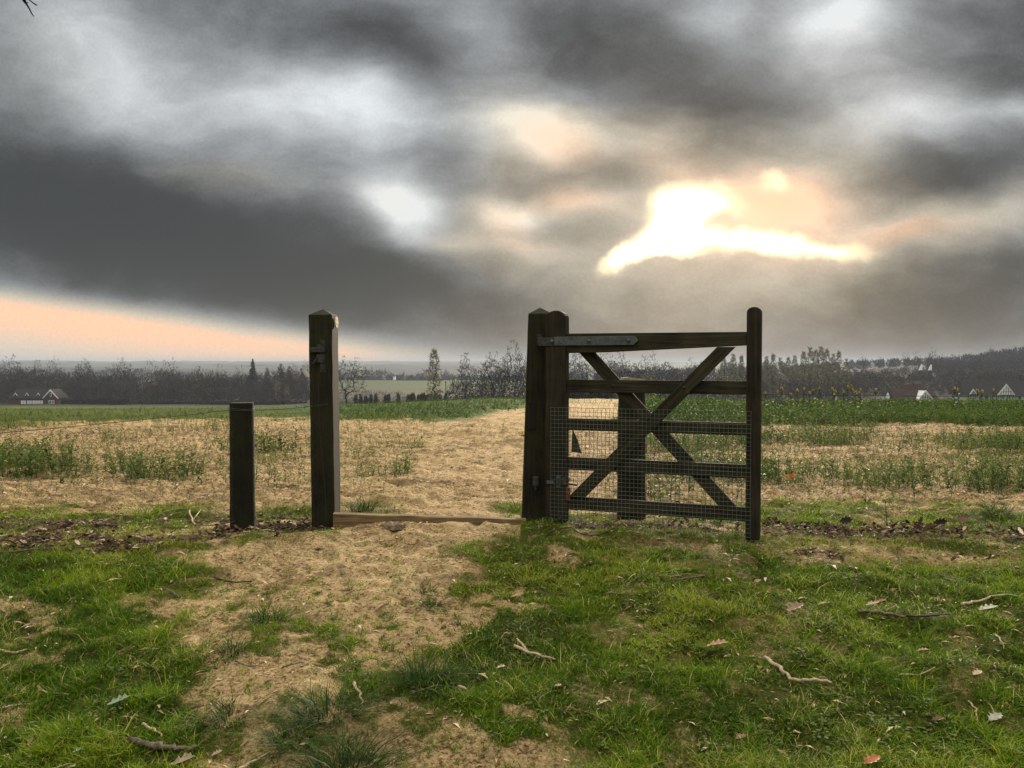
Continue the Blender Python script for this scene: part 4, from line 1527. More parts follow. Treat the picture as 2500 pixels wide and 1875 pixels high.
def brace(p0, p1, w, y0, y1):
    (sA, zA), (sB, zB) = p0, p1
    # w = horizontal width
    mb = MB()
    L_ = math.hypot(sB - sA, zB - zA)
    ang = math.atan2(zB - zA, sB - sA)
    Mx = Matrix.Translation((sA, 0, zA)) @ Matrix.Rotation(-ang, 4, 'Y')
    wp = abs(w * math.sin(ang)) / 2
    mb.box(0, L_, y0, y1, -wp, wp, None)
    k_ = w / 2 * math.cos(ang)
    # cut the ends level
    nv = []
    for (x, y, z) in mb.v:
        x = x - z * math.cos(ang) / math.sin(ang)
        nv.append((x, y, z))
    mb.v = nv
    o = mb.build('brace', W_GATE, gate, bevel=0.003)
    o.matrix_local = Mx
    return o


pA0, pA1 = gz(1426, 858), gz(1782, 1246)
pB0, pB1 = gz(1772, 847), gz(1408, 1214)
brA = brace(pA0, pA1, 0.108, 0.0425, 0.064)
brB = brace(pB1, pB0, 0.108, -0.003, 0.0195)
# bolts
BOLT = plain_mat('dark bolt head', (0.035, 0.033, 0.028), 0.6, 0.3, 30, 0.3)


def bolt(s, z, yf_, r=0.010, mat=BOLT, par=None):
    mb = MB()
    mb.lathe([(r, 0), (r * 0.92, r * 0.4), (r * 0.5, r * 0.65)], sides=14, M=Matrix.Translation((s, yf_, z)) @ Matrix.Rotation(math.radians(90), 4, 'X'))
    return mb.build('bolt', mat, par or gate, smooth=True)


for px, py, yy in ((1494, 942, 0.0198), (1669, 946, -0.0032)):
    s, z = gz(px, py)
    bolt(s, z, yy)
# strap hinge
sE, zE = gz(1558, 833)
s1_, zz1 = gz(1330, 833)
zc = 1.187
mb = MB()
ys = -0.012
mb.prism([(-0.012, zc - 0.028), (sE - 0.028, zc - 0.028), (sE, zc - 0.002), (sE - 0.010, zc + 0.018), (sE - 0.028, zc + 0.028), (-0.012, zc + 0.028)], ys - 0.0, ys + 0.0055)
strap = mb.build('strap_hinge', ZINC, gate, bevel=0.0012)
mb = MB()
mb.prism([(-0.120, zc - 0.030), (-0.0125, zc - 0.030), (-0.0125, zc + 0.024), (-0.120, zc + 0.024)], ys + 0.001, ys + 0.008)
mb.tube([(-0.112, ys + 0.022, zc - 0.031), (-0.112, ys + 0.022, zc + 0.025)], 0.013, 12)
mb.build('hinge_eye', ZINC_D, strap, bevel=0.001)
for px in (1349, 1439, 1535):
    bolt(gs(px), zc, ys - 0.0003, 0.012, ZINC, strap)
# lower hinge: eye, plates and tail on the heel stile
mb = MB()
zl = 0.285
mb.box(-0.062, -0.012, -0.016, -0.008, zl - 0.022, zl + 0.0)
mb.box(0.004, 0.032, -0.014, -0.0065, zl - 0.045, zl + 0.038)
mb.build('lower_hinge_plate', ZINC, gate, bevel=0.002)
mb = MB()
mb.box(gs(1359), gs(1372), -0.0155, -0.0065, 0.255, 0.305)
mb.box(gs(1372), gs(1384), -0.0125, -0.0065, 0.262, 0.310)
mb.build('lower_hinge_nut', ZINC_D, gate, bevel=0.001)
mb = MB()
s0_, zr = gz(1384, 1190)
mb.box(sh1 + 0.002, sh1 + 0.028, 0.005, 0.016, 0.16, 0.245)
mb.build('rusty_plate', RUST, gate)
mb = MB()
mb.tube([(sh1 + 0.001, 0.01, 0.268), (sh1 + 0.075, 0.01, 0.262)], 0.006, 8)
mb.build('hinge_tail', BOLT, gate)
# welded mesh
mb = MB()
m0, m1 = gs(1346), gs(1834)
zt_, zb_ = 0.760, 0.012
nx, nz = int(round((m1 - m0) / 0.0258)), int(round((zt_ - zb_) / 0.0258))
ymesh = -0.0095
rw = 0.0012
for i in range(nx + 1):
    s = m0 + (m1 - m0) * i / nx
    mb.tube([(s, ymesh, zb_), (s, ymesh + 0.001 * math.sin(i), (zt_ + zb_) / 2), (s, ymesh, zt_ + 0.002)], rw, 4)
for j in range(nz + 1):
    z = zb_ + (zt_ - zb_) * j / nz
    mb.tube([(m0 - 0.002, ymesh - 2 * rw, z), (m0 + (m1 - m0) * 0.5, ymesh - 2 * rw - 0.001, z + 0.0015 * math.sin(j * 1.3)), (m1 + 0.003, ymesh - 2 * rw, z)], rw, 4)
mesh_o = mb.build('wire_mesh', WELD, gate)

# torn dark sheet caught behind the heel stile
mb = MB()
q = [gz(1384, 1052), gz(1390, 1066), gz(1398, 1088), gz(1407, 1112), gz(1392, 1108), gz(1383, 1106)]
off = 0.11
pts = [(s * 1.0 + 0.003, off + 0.015 * math.sin(i), z) for i, (s, z) in enumerate(q)]
vs = pts + [(x, y + 0.006, z) for x, y, z in pts]
n = len(pts)
mb.add(vs, [tuple(range(n)), tuple(reversed(range(n, 2 * n)))] + [(i, n + i, n + (i + 1) % n, (i + 1) % n) for i in range(n)])
# carry it back to the post side so that it hangs on the hanging post
ts = mb.build('torn_sheet', DARKCLOTH, None)
ts.matrix_world = gate.matrix_basis
tag(ts, 'scrap of dark torn sheet poking out behind the hinge side of the gate', 'scrap')

# sill board across the opening
sl0, sl1 = at(815, 1253, 5.36), at(1284, 1267, 5.36)
mb = MB()
L_ = sl1.x - sl0.x
n = 10
V, Fc = [], []
for i in range(n + 1):
    t = i / n
    x = sl0.x + L_ * t
    zt2 = sl0.z + (sl1.z - sl0.z) * t + 0.002 * math.sin(i * 1.9)
    for (yy, zz) in ((5.335, -0.12), (5.335, zt2 - 0.002), (5.342, zt2), (5.385, zt2 + 0.003), (5.39, -0.12)):
        V.append((x - sl0.x, yy - 5.36, zz))
for i in range(n):
    for q_ in range(5):
        Fc.append((i * 5 + q_, i * 5 + (q_ + 1) % 5, i * 5 + 5 + (q_ + 1) % 5, i * 5 + 5 + q_))
Fc += [(0, 1, 2, 3, 4), tuple(n * 5 + q_ for q_ in (4, 3, 2, 1, 0))]
mb.add(V, Fc)
so = mb.build('sill_board', W_SILL, None, bevel=0.002)
so.location = (sl0.x, 5.36, 0)
tag(so, 'pale timber board set on edge across the gateway between the two square posts', 'board')

# round post
RD = 5.25
rpx = at(584, 1285, RD)
RP = Vector((rpx.x, RD + 0.07, 0))
rp = empty('round_post', RP)
tag(rp, 'short dark round fence post with wire stapled round its top, left of the square posts', 'fence post')
mb = MB()
prof = [(0.081, -0.3)] + [(0.0805 - 0.0045 * i / 10 + 0.0012 * math.sin(i * 2.1), 0.8 * i / 10) for i in range(10)] + [(0.0755, 0.775), (0.076, 0.786), (0.071, 0.790), (0.02, 0.792)]
mb.lathe(prof, sides=36)
mb.build('shaft', W_ROUND, rp, smooth=False)
mb = MB()
for zz, ph in ((0.752, 0.0), (0.735, 1.0)):
    pts = []
    for i in range(25):
        t = 2 * math.pi * i / 24
        pts.append((0.0785 * math.cos(t), 0.0785 * math.sin(t), zz + 0.004 * math.sin(t * 2 + ph) - 0.012 * (ph and math.sin(t) or 0)))
    mb.tube(pts, 0.0013, 5, cap=False)
mb.build('wire_wrap', ZINC, rp)

# strainer post behind the gate
SD = 5.92
sp_ = at(1546, 1240, SD)
SP = Vector((sp_.x, SD + 0.1, 0))
so2 = empty('strainer_post', (SP.x, SP.y, -0.02))
tag(so2, 'thick round fence post standing behind the middle of the gate', 'fence post')
mb = MB()
prof = [(0.106, -0.3)] + [(0.105 - 0.008 * i / 10 + 0.002 * math.sin(i * 2.7), 0.92 * i / 10) for i in range(10)] + [(0.096, 0.925), (0.094, 0.937), (0.03, 0.94)]
mb.lathe(prof, sides=30)
mb.build('shaft', W_ROUND, so2)
mb = MB()
mb.prism([(-0.085, 0.944), (0.1, 0.941), (0.08, 0.950), (-0.03, 0.963), (-0.085, 0.958)], -0.06, -0.01)
o = mb.build('bark_strip', W_PALE, None)
o.location = (SP.x, SP.y, -0.02)
tag(o, 'loose strip of pale wood lying on top of the post behind the gate', 'wood strip')

# wires and hexagon netting
FL = [RP + Vector((0, -0.075, 0)), Vector((-2.75, 4.45, 0)), Vector((-4.4, 3.0, 0))]


def sagwire(a, b, sag, n=14):
    return [a.lerp(b, i / n) + Vector((0, 0, -sag * 4 * (i / n) * (1 - i / n))) for i in range(n + 1)]


def hexnet(mb, A, B, z0a, z0b, h, cell=0.052, r=0.0008):
    L_ = (B - A).length
    d = (B - A).normalized()
    nx_ = int(L_ / cell)
    hz = cell * 0.9
    nz_ = int(h / hz)

    def P_(s, z):
        t = s / L_
        return A + d * s + Vector((0, 0, (z0a + (z0b - z0a) * t) + z)) + Vector((d.y, -d.x, 0)) * 0.01 * math.sin(s * 7 + z * 5)
    E = []
    for j in range(nz_):
        for i in range(nx_):
            s = (i + 0.5 * (j % 2)) * cell
            z = j * hz
            a, b = (s, z), (s, z + hz * 0.42)
            E.append((a, b))
            E.append((b, (s + cell / 2, z + hz)))
            E.append((b, (s - cell / 2, z + hz)))
    for a, b in E:
        p, q_ = P_(*a), P_(*b)
        mb.tube([p, q_], r, 3, cap=False)


fence = empty('wire_fence', (RP.x, RP.y, 0))
tag(fence, 'wire netting fence with a top wire, running left from the round post', 'wire fence', 'wire netting fences')
ofs = Vector((RP.x, RP.y, 0))
ends = at(0, 1057, 4.35)
outp = Vector((-4.3, 3.0, 0.64))
mb = MB()
wp0 = Vector((RP.x - 0.07, RP.y - 0.02, 0.742))
mb.tube(sagwire(wp0, ends, 0.006) + sagwire(ends, outp, 0.01)[1:], 0.0019, 5)
sqp = Vector((lp.x - 0.02, D_P + 0.0, 0.772))
mb.tube(sagwire(Vector((RP.x + 0.07, RP.y - 0.02, 0.742)), Vector((lp.x + 0.03, D_P - 0.004, 0.776)), 0.01), 0.0019, 5)
# barbs
for t in (0.15, 0.36, 0.55, 0.74, 0.92):
    p = wp0.lerp(ends, t)
    mb.tube([p + Vector((-0.012, 0, -0.008)), p + Vector((0.012, 0, 0.008))], 0.0012, 4)
    mb.tube([p + Vector((-0.010, 0, 0.010)), p + Vector((0.010, 0, -0.010))], 0.0012, 4)
mb.build('top_wire', WIRE, fence, shift=ofs)
mb = MB()
lw = [at(533, 1283, 5.15), at(300, 1277, 4.85), at(60, 1271, 4.5), at(-200, 1268, 4.1)]
mb.tube([Vector((RP.x - 0.02, RP.y - 0.073, 0.03))] + lw, 0.0012, 4)
mb.build('bottom_wire', ZINC, fence, shift=ofs)
mb = MB()
e2 = Vector((ends.x, ends.y, 0))
hexnet(mb, Vector((RP.x, RP.y - 0.05, 0)), e2, 0.02, 0.0, 0.66)
hexnet(mb, e2, Vector((-4.3, 3.0, 0)), 0.0, -0.05, 0.62)
hexnet(mb, Vector((RP.x + 0.03, RP.y, 0)), Vector((lp.x, D_P + 0.0, 0)), 0.02, 0.02, 0.66)
mb.build('netting', WIRE, fence, shift=ofs)

fr0 = Vector((SP.x + 0.05, SP.y - 0.09, 0))
fr1 = at(2500, 1290, 5.05)
fr1 = Vector((fr1.x, 5.1, 0))
fr2 = Vector((5.4, 4.6, 0))
frm = at(1870, 1285, 5.55)
frm = Vector((frm.x, 5.55, 0))
fence2 = empty('wire_fence', (SP.x, SP.y, 0))
tag(fence2, 'wire netting fence with a top wire, running right from behind the gate', 'wire fence', 'wire netting fences')
ofs2 = Vector((SP.x, SP.y, 0))
mb = MB()
wA = Vector((fr0.x, fr0.y, 0.845))
wB = at(1858, 962, frm.y)
wC = at(2500, 968, fr1.y)
mb.tube([wA, wB] + sagwire(wB, wC, 0.004, 6)[1:] + [Vector((fr2.x, fr2.y, 0.83))], 0.0020, 5)
mb.build('top_wire', WIRE, fence2, shift=ofs2)
mb = MB()
bA, bB, bC = at(1858, 1276, frm.y), at(2200, 1281, 5.3), at(2500, 1285, fr1.y)
mb.tube([bA, bB, bC], 0.0011, 4)
mb.build('bottom_wire', ZINC, fence2, shift=ofs2)
mb = MB()
hexnet(mb, fr0, frm, 0.02, 0.0, 0.80)
hexnet(mb, frm, fr1, 0.0, 0.0, 0.80)
mb.build('netting', WIRE, fence2, shift=ofs2)
# short net from the strainer to the hanging post, seen through the gate
fence3 = empty('wire_fence', (hb.x, D_P + 0.16, 0))
tag(fence3, 'short piece of wire netting between the hanging post and the post behind the gate', 'wire fence', 'wire netting fences')
mb = MB()
A3, B3 = Vector((hb.x + 0.08, D_P + 0.2, 0)), Vector((SP.x - 0.1, SP.y, 0))
hexnet(mb, A3, B3, 0.02, 0.02, 0.85)
mb.build('netting', WIRE, fence3, shift=Vector((hb.x, D_P + 0.16, 0)))

# twig of an overhanging tree at the top left corner
TB = 4.0
mb = MB()


def tw(pts, r0, r1):
    P3 = [at(a, b, TB) for a, b in pts]
    n = len(P3)
    mb.tube(P3, [r0 + (r1 - r0) * i / (n - 1) for i in range(n)], 6)


tw([(60, 4), (66, 12), (72, 22), (77, 32), (82, 40)], 0.0055, 0.0022)
tw([(61, 5), (64, 8), (69, 6)], 0.005, 0.002)
tw([(62, 6), (52, -12), (40, -40), (10, -110), (-60, -230), (-200, -420)], 0.007, 0.035)
tw([(90, 13), (82, 8), (72, 0), (55, -14)], 0.0028, 0.003)
tw([(40, -40), (70, -60), (110, -62)], 0.006, 0.003)
tw([(10, -110), (40, -170), (90, -200)], 0.008, 0.004)
mb.v = [v for v in mb.v]
o = mb.build('branch', TWIG_BLACK, None, smooth=True)
tag(o, 'black bare twig hanging into the top left corner of the sky', 'branch')


# ------------------------------------------------------------------ trees
def tree_nodes(seed, H, shape, n=420, trunk=0.3, bf=0.35):
    """balanced spanning tree through points of the crown -> nodes, parents"""
    r = np.random.default_rng(seed)
    pts = shape(r, n)
    base = [np.array([0, 0, 0.0])]
    par = [-1]
    tl = [0.0]
    nt = 6
    wob = r.normal(0, 0.012 * H, (nt + 1, 2))
    for i in range(1, nt + 1):
        p = np.array([wob[i, 0] * i / nt, wob[i, 1] * i / nt, H * trunk * i / nt])
        base.append(p)
        par.append(i - 1)
        tl.append(tl[-1] + np.linalg.norm(base[-1] - base[-2]))
    order = np.argsort(np.linalg.norm(pts - base[-1], axis=1))
    N = np.zeros((n + 400, 3))
    N[:len(base)] = base
    T_ = np.zeros(n + 400)
    T_[:len(base)] = tl
    cnt = len(base)
    for i in order:
        p = pts[i]
        cand = N[3:cnt]
        d = np.linalg.norm(cand - p, axis=1)
        cost = d + bf * T_[3:cnt] + np.maximum(0, cand[:, 2] - p[2]) * 0.5
        j = int(np.argmin(cost)) + 3
        N[cnt] = p
        par.append(j)
        T_[cnt] = T_[j] + d[j - 3]
        cnt += 1
    N = N[:cnt]
    par = np.array(par)
    rad = np.full(cnt, 0.0)
    ch = [[] for _ in range(cnt)]
    for i in range(1, cnt):
        ch[par[i]].append(i)
    ordd = np.argsort(-T_[:cnt])
    rt = 0.021 * H / 15
    for i in ordd:
        s = sum(rad[c] ** 2.1 for c in ch[i])
        rad[i] = max(rt, s ** (1 / 2.1))
    return N, par, rad, ch


def ellshape(cx, cz, rx, rz, top=0.5, hollow=0.3):
    def f(r, n):
        d = r.normal(0, 1, (n, 3))
        d /= np.linalg.norm(d, axis=1)[:, None]
        q = (hollow + (1 - hollow) * r.uniform(0, 1, n)) ** 0.6
        b = 1 + 0.28 * np.sin(d[:, 0] * 3.1 + 1) * np.cos(d[:, 1] * 2.7) + 0.15 * np.sin(d[:, 2] * 7)
        return np.stack([cx + d[:, 0] * rx * q * b, d[:, 1] * rx * q * b, cz + d[:, 2] * rz * q * b], 1)
    return f


def poplarshape(H, w):
    def f(r, n):
        z = H * (0.12 + 0.86 * r.uniform(0, 1, n))
        ww = w * np.sin(np.clip((z / H), 0, 1) ** 0.7 * math.pi * 0.93 + 0.12) ** 0.7
        a = r.uniform(0, 6.28, n)
        q = np.sqrt(r.uniform(0, 1, n))
        return np.stack([np.cos(a) * ww * q, np.sin(a) * ww * q, z], 1)
    return f


def proto_tree(name, seed, H, shape, n=420, trunk=0.3, bf=0.35, sprays=5, spr_len=0.06, twmat=None, spread=1.0, spr_w=0.0024):
    N, par, rad, ch = tree_nodes(seed, H, shape, n, trunk, bf)
    r = np.random.default_rng(seed + 99)
    mt, mc = MB(), MB()
    for i in range(1, len(N)):
        p, q = Vector(N[par[i]]), Vector(N[i])
        r0, r1 = min(rad[par[i]], rad[i] * 1.35), rad[i]
        L_ = (q - p).length
        mid = (p + q) / 2 + Vector(r.normal(0, 0.06 * L_, 3)) + Vector((0, 0, 0.05 * L_))
        if rad[i] > 0.045 * H / 15:
            mt.tube([p, mid, q], [r0, (r0 + r1) / 2, r1], 6, cap=False)
        else:
            mc.tube([p, mid, q], [r0, (r0 + r1) / 2, r1 * 0.8], 3, cap=False)
    # twig sprays as slim three sided slivers
    sv, sf = [], []
    for i in range(8, len(N)):
        if len(ch[i]) <= 1:
            d0 = N[i] - N[par[i]]
            d0 = d0 / (np.linalg.norm(d0) + 1e-6)
            for _ in range(sprays):
                d = d0 + r.normal(0, 0.55 * spread, 3)
                d /= np.linalg.norm(d)
                L_ = H * spr_len * r.uniform(0.5, 1.3)
                s = np.cross(d, r.normal(0, 1, 3))
                s = s / np.linalg.norm(s) * H * spr_w
                st = N[i] - d0 * r.uniform(0, 0.05) * H * 0.6
                b = len(mc.v)
                m_ = st + d * L_ * 0.5 + r.normal(0, 0.006 * H, 3)
                mc.v += [tuple(st - s), tuple(st + s), tuple(m_ + s * .7), tuple(m_ - s * .7), tuple(st + d * L_)]
                mc.f += [(b, b + 1, b + 2, b + 3), (b + 3, b + 2, b + 4)]
    me1 = bpy.data.meshes.new(name + '_trunk')
    me1.from_pydata([tuple(v) for v in mt.v], [], mt.f)
    me1.materials.append(BARK)
    me2 = bpy.data.meshes.new(name + '_crown')
    me2.from_pydata([tuple(v) for v in mc.v], [], mc.f)
    me2.materials.append(twmat or TWIG)
    for me in (me1, me2):
        me.update()
    return me1, me2, H


def proto_fir(seed, H, w, layers=26, per=16, mat=FIR, blunt=0.0):
    r = np.random.default_rng(seed)
    mt = MB()
    mt.tube([(0, 0, -0.5), (0, 0, H * 0.5), (0, 0, H * 0.97)], [0.3, 0.16, 0.03], 6)
    V, Fc = [], []
    for i in range(layers):
        t = i / layers
        z = H * (0.08 + 0.90 * t)
        R_ = w * ((1 - t) ** (0.85 - 0.5 * blunt)) * r.uniform(0.7, 1.15)
        for j in range(per):
            a = r.uniform(0, 6.28)
            L_ = R_ * r.uniform(0.55, 1.1)
            for q in range(5):
                tq = q / 5 + r.uniform(0, .2)
                c = np.array([math.cos(a) * L_ * tq, math.sin(a) * L_ * tq, z - L_ * 0.25 * tq * (1 - blunt) + r.normal(0, 0.15)])
                d = r.normal(0, 1, 3) * H * 0.024 * (1.15 - t)
                e = r.normal(0, 1, 3) * H * 0.02 * (1.15 - t)
                b = len(V)
                V += [c - d, c + e, c + d, c - e]
                Fc.append((b, b + 1, b + 2, b + 3))
    me1 = bpy.data.meshes.new('fir_trunk')
    me1.from_pydata(mt.v, [], mt.f)
    me1.materials.append(BARK)
    me2 = bpy.data.meshes.new('fir_crown')
    me2.from_pydata([tuple(v) for v in V], [], Fc)
    me2.materials.append(mat)
    return me1, me2, H


def place_tree(proto, px, ybase_d, ytop, label, name='bare_tree', cat='tree', group=None, wide=1.0, seed=0, zb=None):
    """px column, distance, photo row of the top"""
    u = ray(px, HZ)[0]
    d = ybase_d
    x = u * d
    z = float(zmac(np.array([x]), np.array([float(d)]))[0]) if zb is None else zb
    ztop_ = HC + ray(px, ytop)[1] * d
    H = ztop_ - z
    s = H / proto[2]
    o = empty(name, (x, d, z - 0.1), random.Random(seed + int(px)).uniform(0, 6.28))
    o.scale = (s * wide, s * wide, s)
    a = link_mesh('trunk', proto[0], o)
    b = link_mesh('crown', proto[1], o)
    tag(o, label, cat, group)
    return o


# prototypes, about 15 m tall
OAK = [proto_tree('oak', 3 + i, 15, ellshape(0, 9.6, 5.4 + 0.4 * i, 5.2), 330, 0.25, 0.30, sprays=5, spr_len=0.065) for i in range(3)]
ASH = [proto_tree('ash', 30 + i, 15, ellshape(0, 10.2, 2.9 + 0.3 * i, 4.7), 260, 0.42, 0.25, sprays=5, spr_len=0.05) for i in range(3)]
POP = [proto_tree('poplar', 50 + i, 15, poplarshape(15, 1.9), 330, 0.3, 0.05, sprays=7, spr_len=0.06, twmat=TWIG_OLIVE, spread=0.5, spr_w=0.003) for i in range(2)]
OLV = [proto_tree('olive', 70 + i, 15, ellshape(0, 8.6, 5.2, 6.0, hollow=0.1), 300, 0.18, 0.3, sprays=7, spr_len=0.06, twmat=TWIG_OLIVE, spr_w=0.003) for i in range(2)]
BRU = [proto_tree('brush', 80 + i, 15, ellshape(0, 8.0, 7.5, 6.6, hollow=0.1), 330, 0.12, 0.3, sprays=8, spr_len=0.075, spr_w=0.0032) for i in range(3)]
FIRP = proto_fir(1, 15, 4.4, 30, 22)
YEW = proto_fir(2, 10, 3.2, 22, 20, blunt=0.8)

G_L = 'bare trees in the line of woods on the left'
place_tree(OAK[0], 30, 330, 874, 'broad bare oak at the left edge behind the brick house', wide=1.0, group=G_L)
place_tree(ASH[0], 92, 345, 884, 'small bare tree crown between the left edge oak and the taller bare tree', group=G_L)
place_tree(OAK[1], 132, 350, 877, 'bare tree rising behind the gable of the brick house', wide=0.7, group=G_L)
place_tree(ASH[1], 203, 340, 874, 'tall thin bare tree standing above the wood right of the brick house', wide=1.1, group=G_L)
place_tree(OAK[2], 298, 420, 875, 'pale bare tree with an open crown left of the white gable in the woods', wide=0.9, group=G_L)
place_tree(BRU[0], 372, 400, 884, 'dense rounded bare tree above the white gable in the woods', wide=0.8, group=G_L)
place_tree(BRU[1], 410, 395, 880, 'second dense rounded bare tree right of the white gable', wide=0.75, group=G_L)
place_tree(BRU[2], 482, 380, 900, 'rounded bare tree halfway between white gable and fir', wide=0.8, group=G_L)
place_tree(BRU[0], 538, 400, 892, 'grey rounded bare tree left of the fir', wide=0.5, group=G_L, seed=4)
place_tree(BRU[1], 582, 370, 898, 'brown rounded bare tree just left of the fir', wide=0.6, group=G_L, seed=7)
place_tree(OAK[0], 745, 430, 884, 'pale bare tree just left of the square post above the steep roof', wide=0.6, group=G_L, seed=3)
place_tree(OAK[1], 715, 440, 888, 'faint bare tree between the yews and the steep roof', wide=0.7, group=G_L, seed=9)
place_tree(FIRP, 617, 380, 872, 'tall dark pointed fir standing above the left woods', name='fir_tree', cat='tree', wide=1.0)
place_tree(YEW, 652, 400, 894, 'small dark evergreen right of the tall fir', name='evergreen_tree', cat='tree', wide=0.8)
place_tree(YEW, 686, 390, 884, 'broad dark evergreen, the larger of a pair left of the square post', name='evergreen_tree', cat='tree', wide=1.0, seed=2)
place_tree(YEW, 706, 395, 890, 'dark evergreen, the smaller of a pair left of the square post', name='evergreen_tree', cat='tree', wide=0.7, seed=5)
place_tree(OLV[0], 676, 300, 915, 'yellow green budding tree below the dark evergreens', name='budding_tree', wide=0.45)
place_tree(OLV[1], 700, 290, 935, 'low yellow green bush left of the square post', name='budding_tree', wide=0.5)

place_tree(OAK[2], 846, 190, 868, 'gnarled spreading oak showing just right of the square post with the disc', wide=1.05, seed=1)
place_tree(POP[0], 1060, 235, 850, 'slim upright budding poplar standing alone in the middle distance', name='poplar_tree', wide=1.05)
G_C = 'tall bare trees in a clump left of the gate'
place_tree(ASH[0], 1137, 215, 868, 'leftmost of the tall bare trees between the poplar and the gate', group=G_C, wide=0.95)
place_tree(ASH[1], 1204, 210, 858, 'broader bare tree in the middle of the clump left of the gate', group=G_C, wide=1.15)
place_tree(ASH[2], 1256, 205, 838, 'tallest bare tree next to the hanging post', group=G_C, wide=0.9)
place_tree(ASH[2], 1228, 230, 880, 'thin bare tree tucked between the two tallest of the clump', group=G_C, wide=0.6, seed=5)
place_tree(ASH[0], 1178, 240, 905, 'short bare tree behind the leftmost tall one of the clump', group=G_C, wide=0.8, seed=8)
place_tree(ASH[1], 1112, 250, 915, 'short bare tree just right of the poplar', group=G_C, wide=0.7, seed=2)
place_tree(ASH[1], 1276, 235, 880, 'bare tree half hidden by the hanging post', group=G_C, wide=0.9, seed=4)

G_G = 'bare trees seen through the gate'
place_tree(OAK[0], 1410, 230, 852, 'dark gnarled tree seen in the upper left opening of the gate', group=G_G, wide=0.8)
place_tree(ASH[1], 1478, 255, 862, 'left one of two bare trees seen under the gate top rail', group=G_G, wide=1.3)
place_tree(ASH[2], 1510, 260, 862, 'right one of two bare trees seen under the gate top rail', group=G_G, wide=1.3)
place_tree(OAK[1], 1590, 280, 866, 'bare spreading tree in the middle of the gate view', group=G_G, wide=0.95, seed=3)
place_tree(OLV[0], 1585, 265, 900, 'pale olive bush like tree in the middle of the gate view', group=G_G, wide=0.9, name='budding_tree')
place_tree(BRU[0], 1690, 420, 876, 'distant domed tree seen between the gate braces', group=G_G, wide=0.7)
place_tree(BRU[1], 1550, 330, 885, 'low grey tree behind the olive one in the gate view', group=G_G, wide=0.8)
place_tree(BRU[2], 1640, 360, 892, 'low grey tree left of the distant domed one in the gate view', group=G_G, wide=0.7)

G_P = 'row of budding poplars right of the gate'
popl = [(1766, 864), (1790, 862), (1810, 866), (1872, 868), (1888, 862), (1905, 872), (1925, 870), (1940, 866), (1962, 856), (1978, 846), (1992, 852), (2004, 844),
        (2018, 850), (2034, 862), (2048, 855), (2066, 874)]
for i, (a, b) in enumerate(popl):
    place_tree(POP[i % 2], a, 300 + (i * 7) % 25, b, 'slender yellowish poplar in the ragged row right of the gate', name='poplar_tree', group=G_P, wide=0.85, seed=i)
G_R = 'round bare trees along the right skyline'
RT = [(2105, 868, 520, 'round bare tree alone on the skyline, first right of the poplar row', 1.0),
      (2145, 872, 540, 'second round skyline tree right of the poplar row', 1.0),
      (2178, 878, 560, 'low round skyline tree just left of the broad pair', 1.1),
      (2212, 862, 480, 'left half of the broad pair of round trees above the pale cowls', 0.9),
      (2238, 860, 480, 'right half of the broad pair of round trees above the pale cowls', 0.85),
      (2276, 853, 520, 'round tree standing where the wooded hill begins to rise', 0.9)]
for a, b, d, lab, wd in RT:
    place_tree(BRU[int(a) % 3], a, d, b, lab, group=G_R, wide=wd * 0.75, seed=int(a))


def woods(name, label, crowns, per=260, mat=M_WOODS, tri=False, sc=1.25):
    """many twiggy crowns that read as one mass. crowns: x, y, zbase, h, w"""
    V, Fc, T, off = [], [], [], 0
    for (x, y, z, h, w, tn) in crowns:
        n = int(per * (1.0 if tri else 1.0))
        d = rng.normal(0, 1, (n, 3))
        d /= np.linalg.norm(d, axis=1)[:, None]
        q = rng.uniform(0.25, 1, n) ** 0.5
        lump = 1 + 0.22 * np.sin(d[:, 0] * 4 + x) * np.cos(d[:, 2] * 5 + y) + 0.1 * np.sin(d[:, 1] * 9 + x)
        d[:, 2] = np.where(d[:, 2] < -0.3, d[:, 2] * 1.0, d[:, 2])
        c = np.stack([x + d[:, 0] * w * q * lump, y + d[:, 1] * w * q * 0.8, z + h * 0.5 + d[:, 2] * h * 0.5 * q * lump], 1)
        dirv = d * 0.7 + rng.normal(0, 0.45, (n, 3)) + np.array([0, 0, 0.5])
        dirv /= np.linalg.norm(dirv, axis=1)[:, None]
        L_ = (np.minimum(h, 14) * sc * 0.075 * rng.uniform(0.5, 1.4, n))[:, None]
        s = np.cross(dirv, rng.normal(0, 1, (n, 3)))
        s = s / (np.linalg.norm(s, axis=1)[:, None] + 1e-6) * np.minimum(h, 14) * sc * 0.011 * rng.uniform(0.5, 1.5, n)[:, None]
        v = np.stack([c - s, c + s, c + dirv * L_], 1).reshape(-1, 3)
        V.append(v)
        Fc.append(np.arange(n * 3).reshape(-1, 3) + off)
        off += n * 3
        T.append(np.repeat(tn + rng.normal(0, 0.07, n), 3))
        # trunks
    me = np_mesh(name, np.concatenate(V), np.concatenate(Fc), mat, np.clip(np.concatenate(T), 0, 1))
    return tag(link_mesh(name, me), label, 'woods', None, 'stuff')


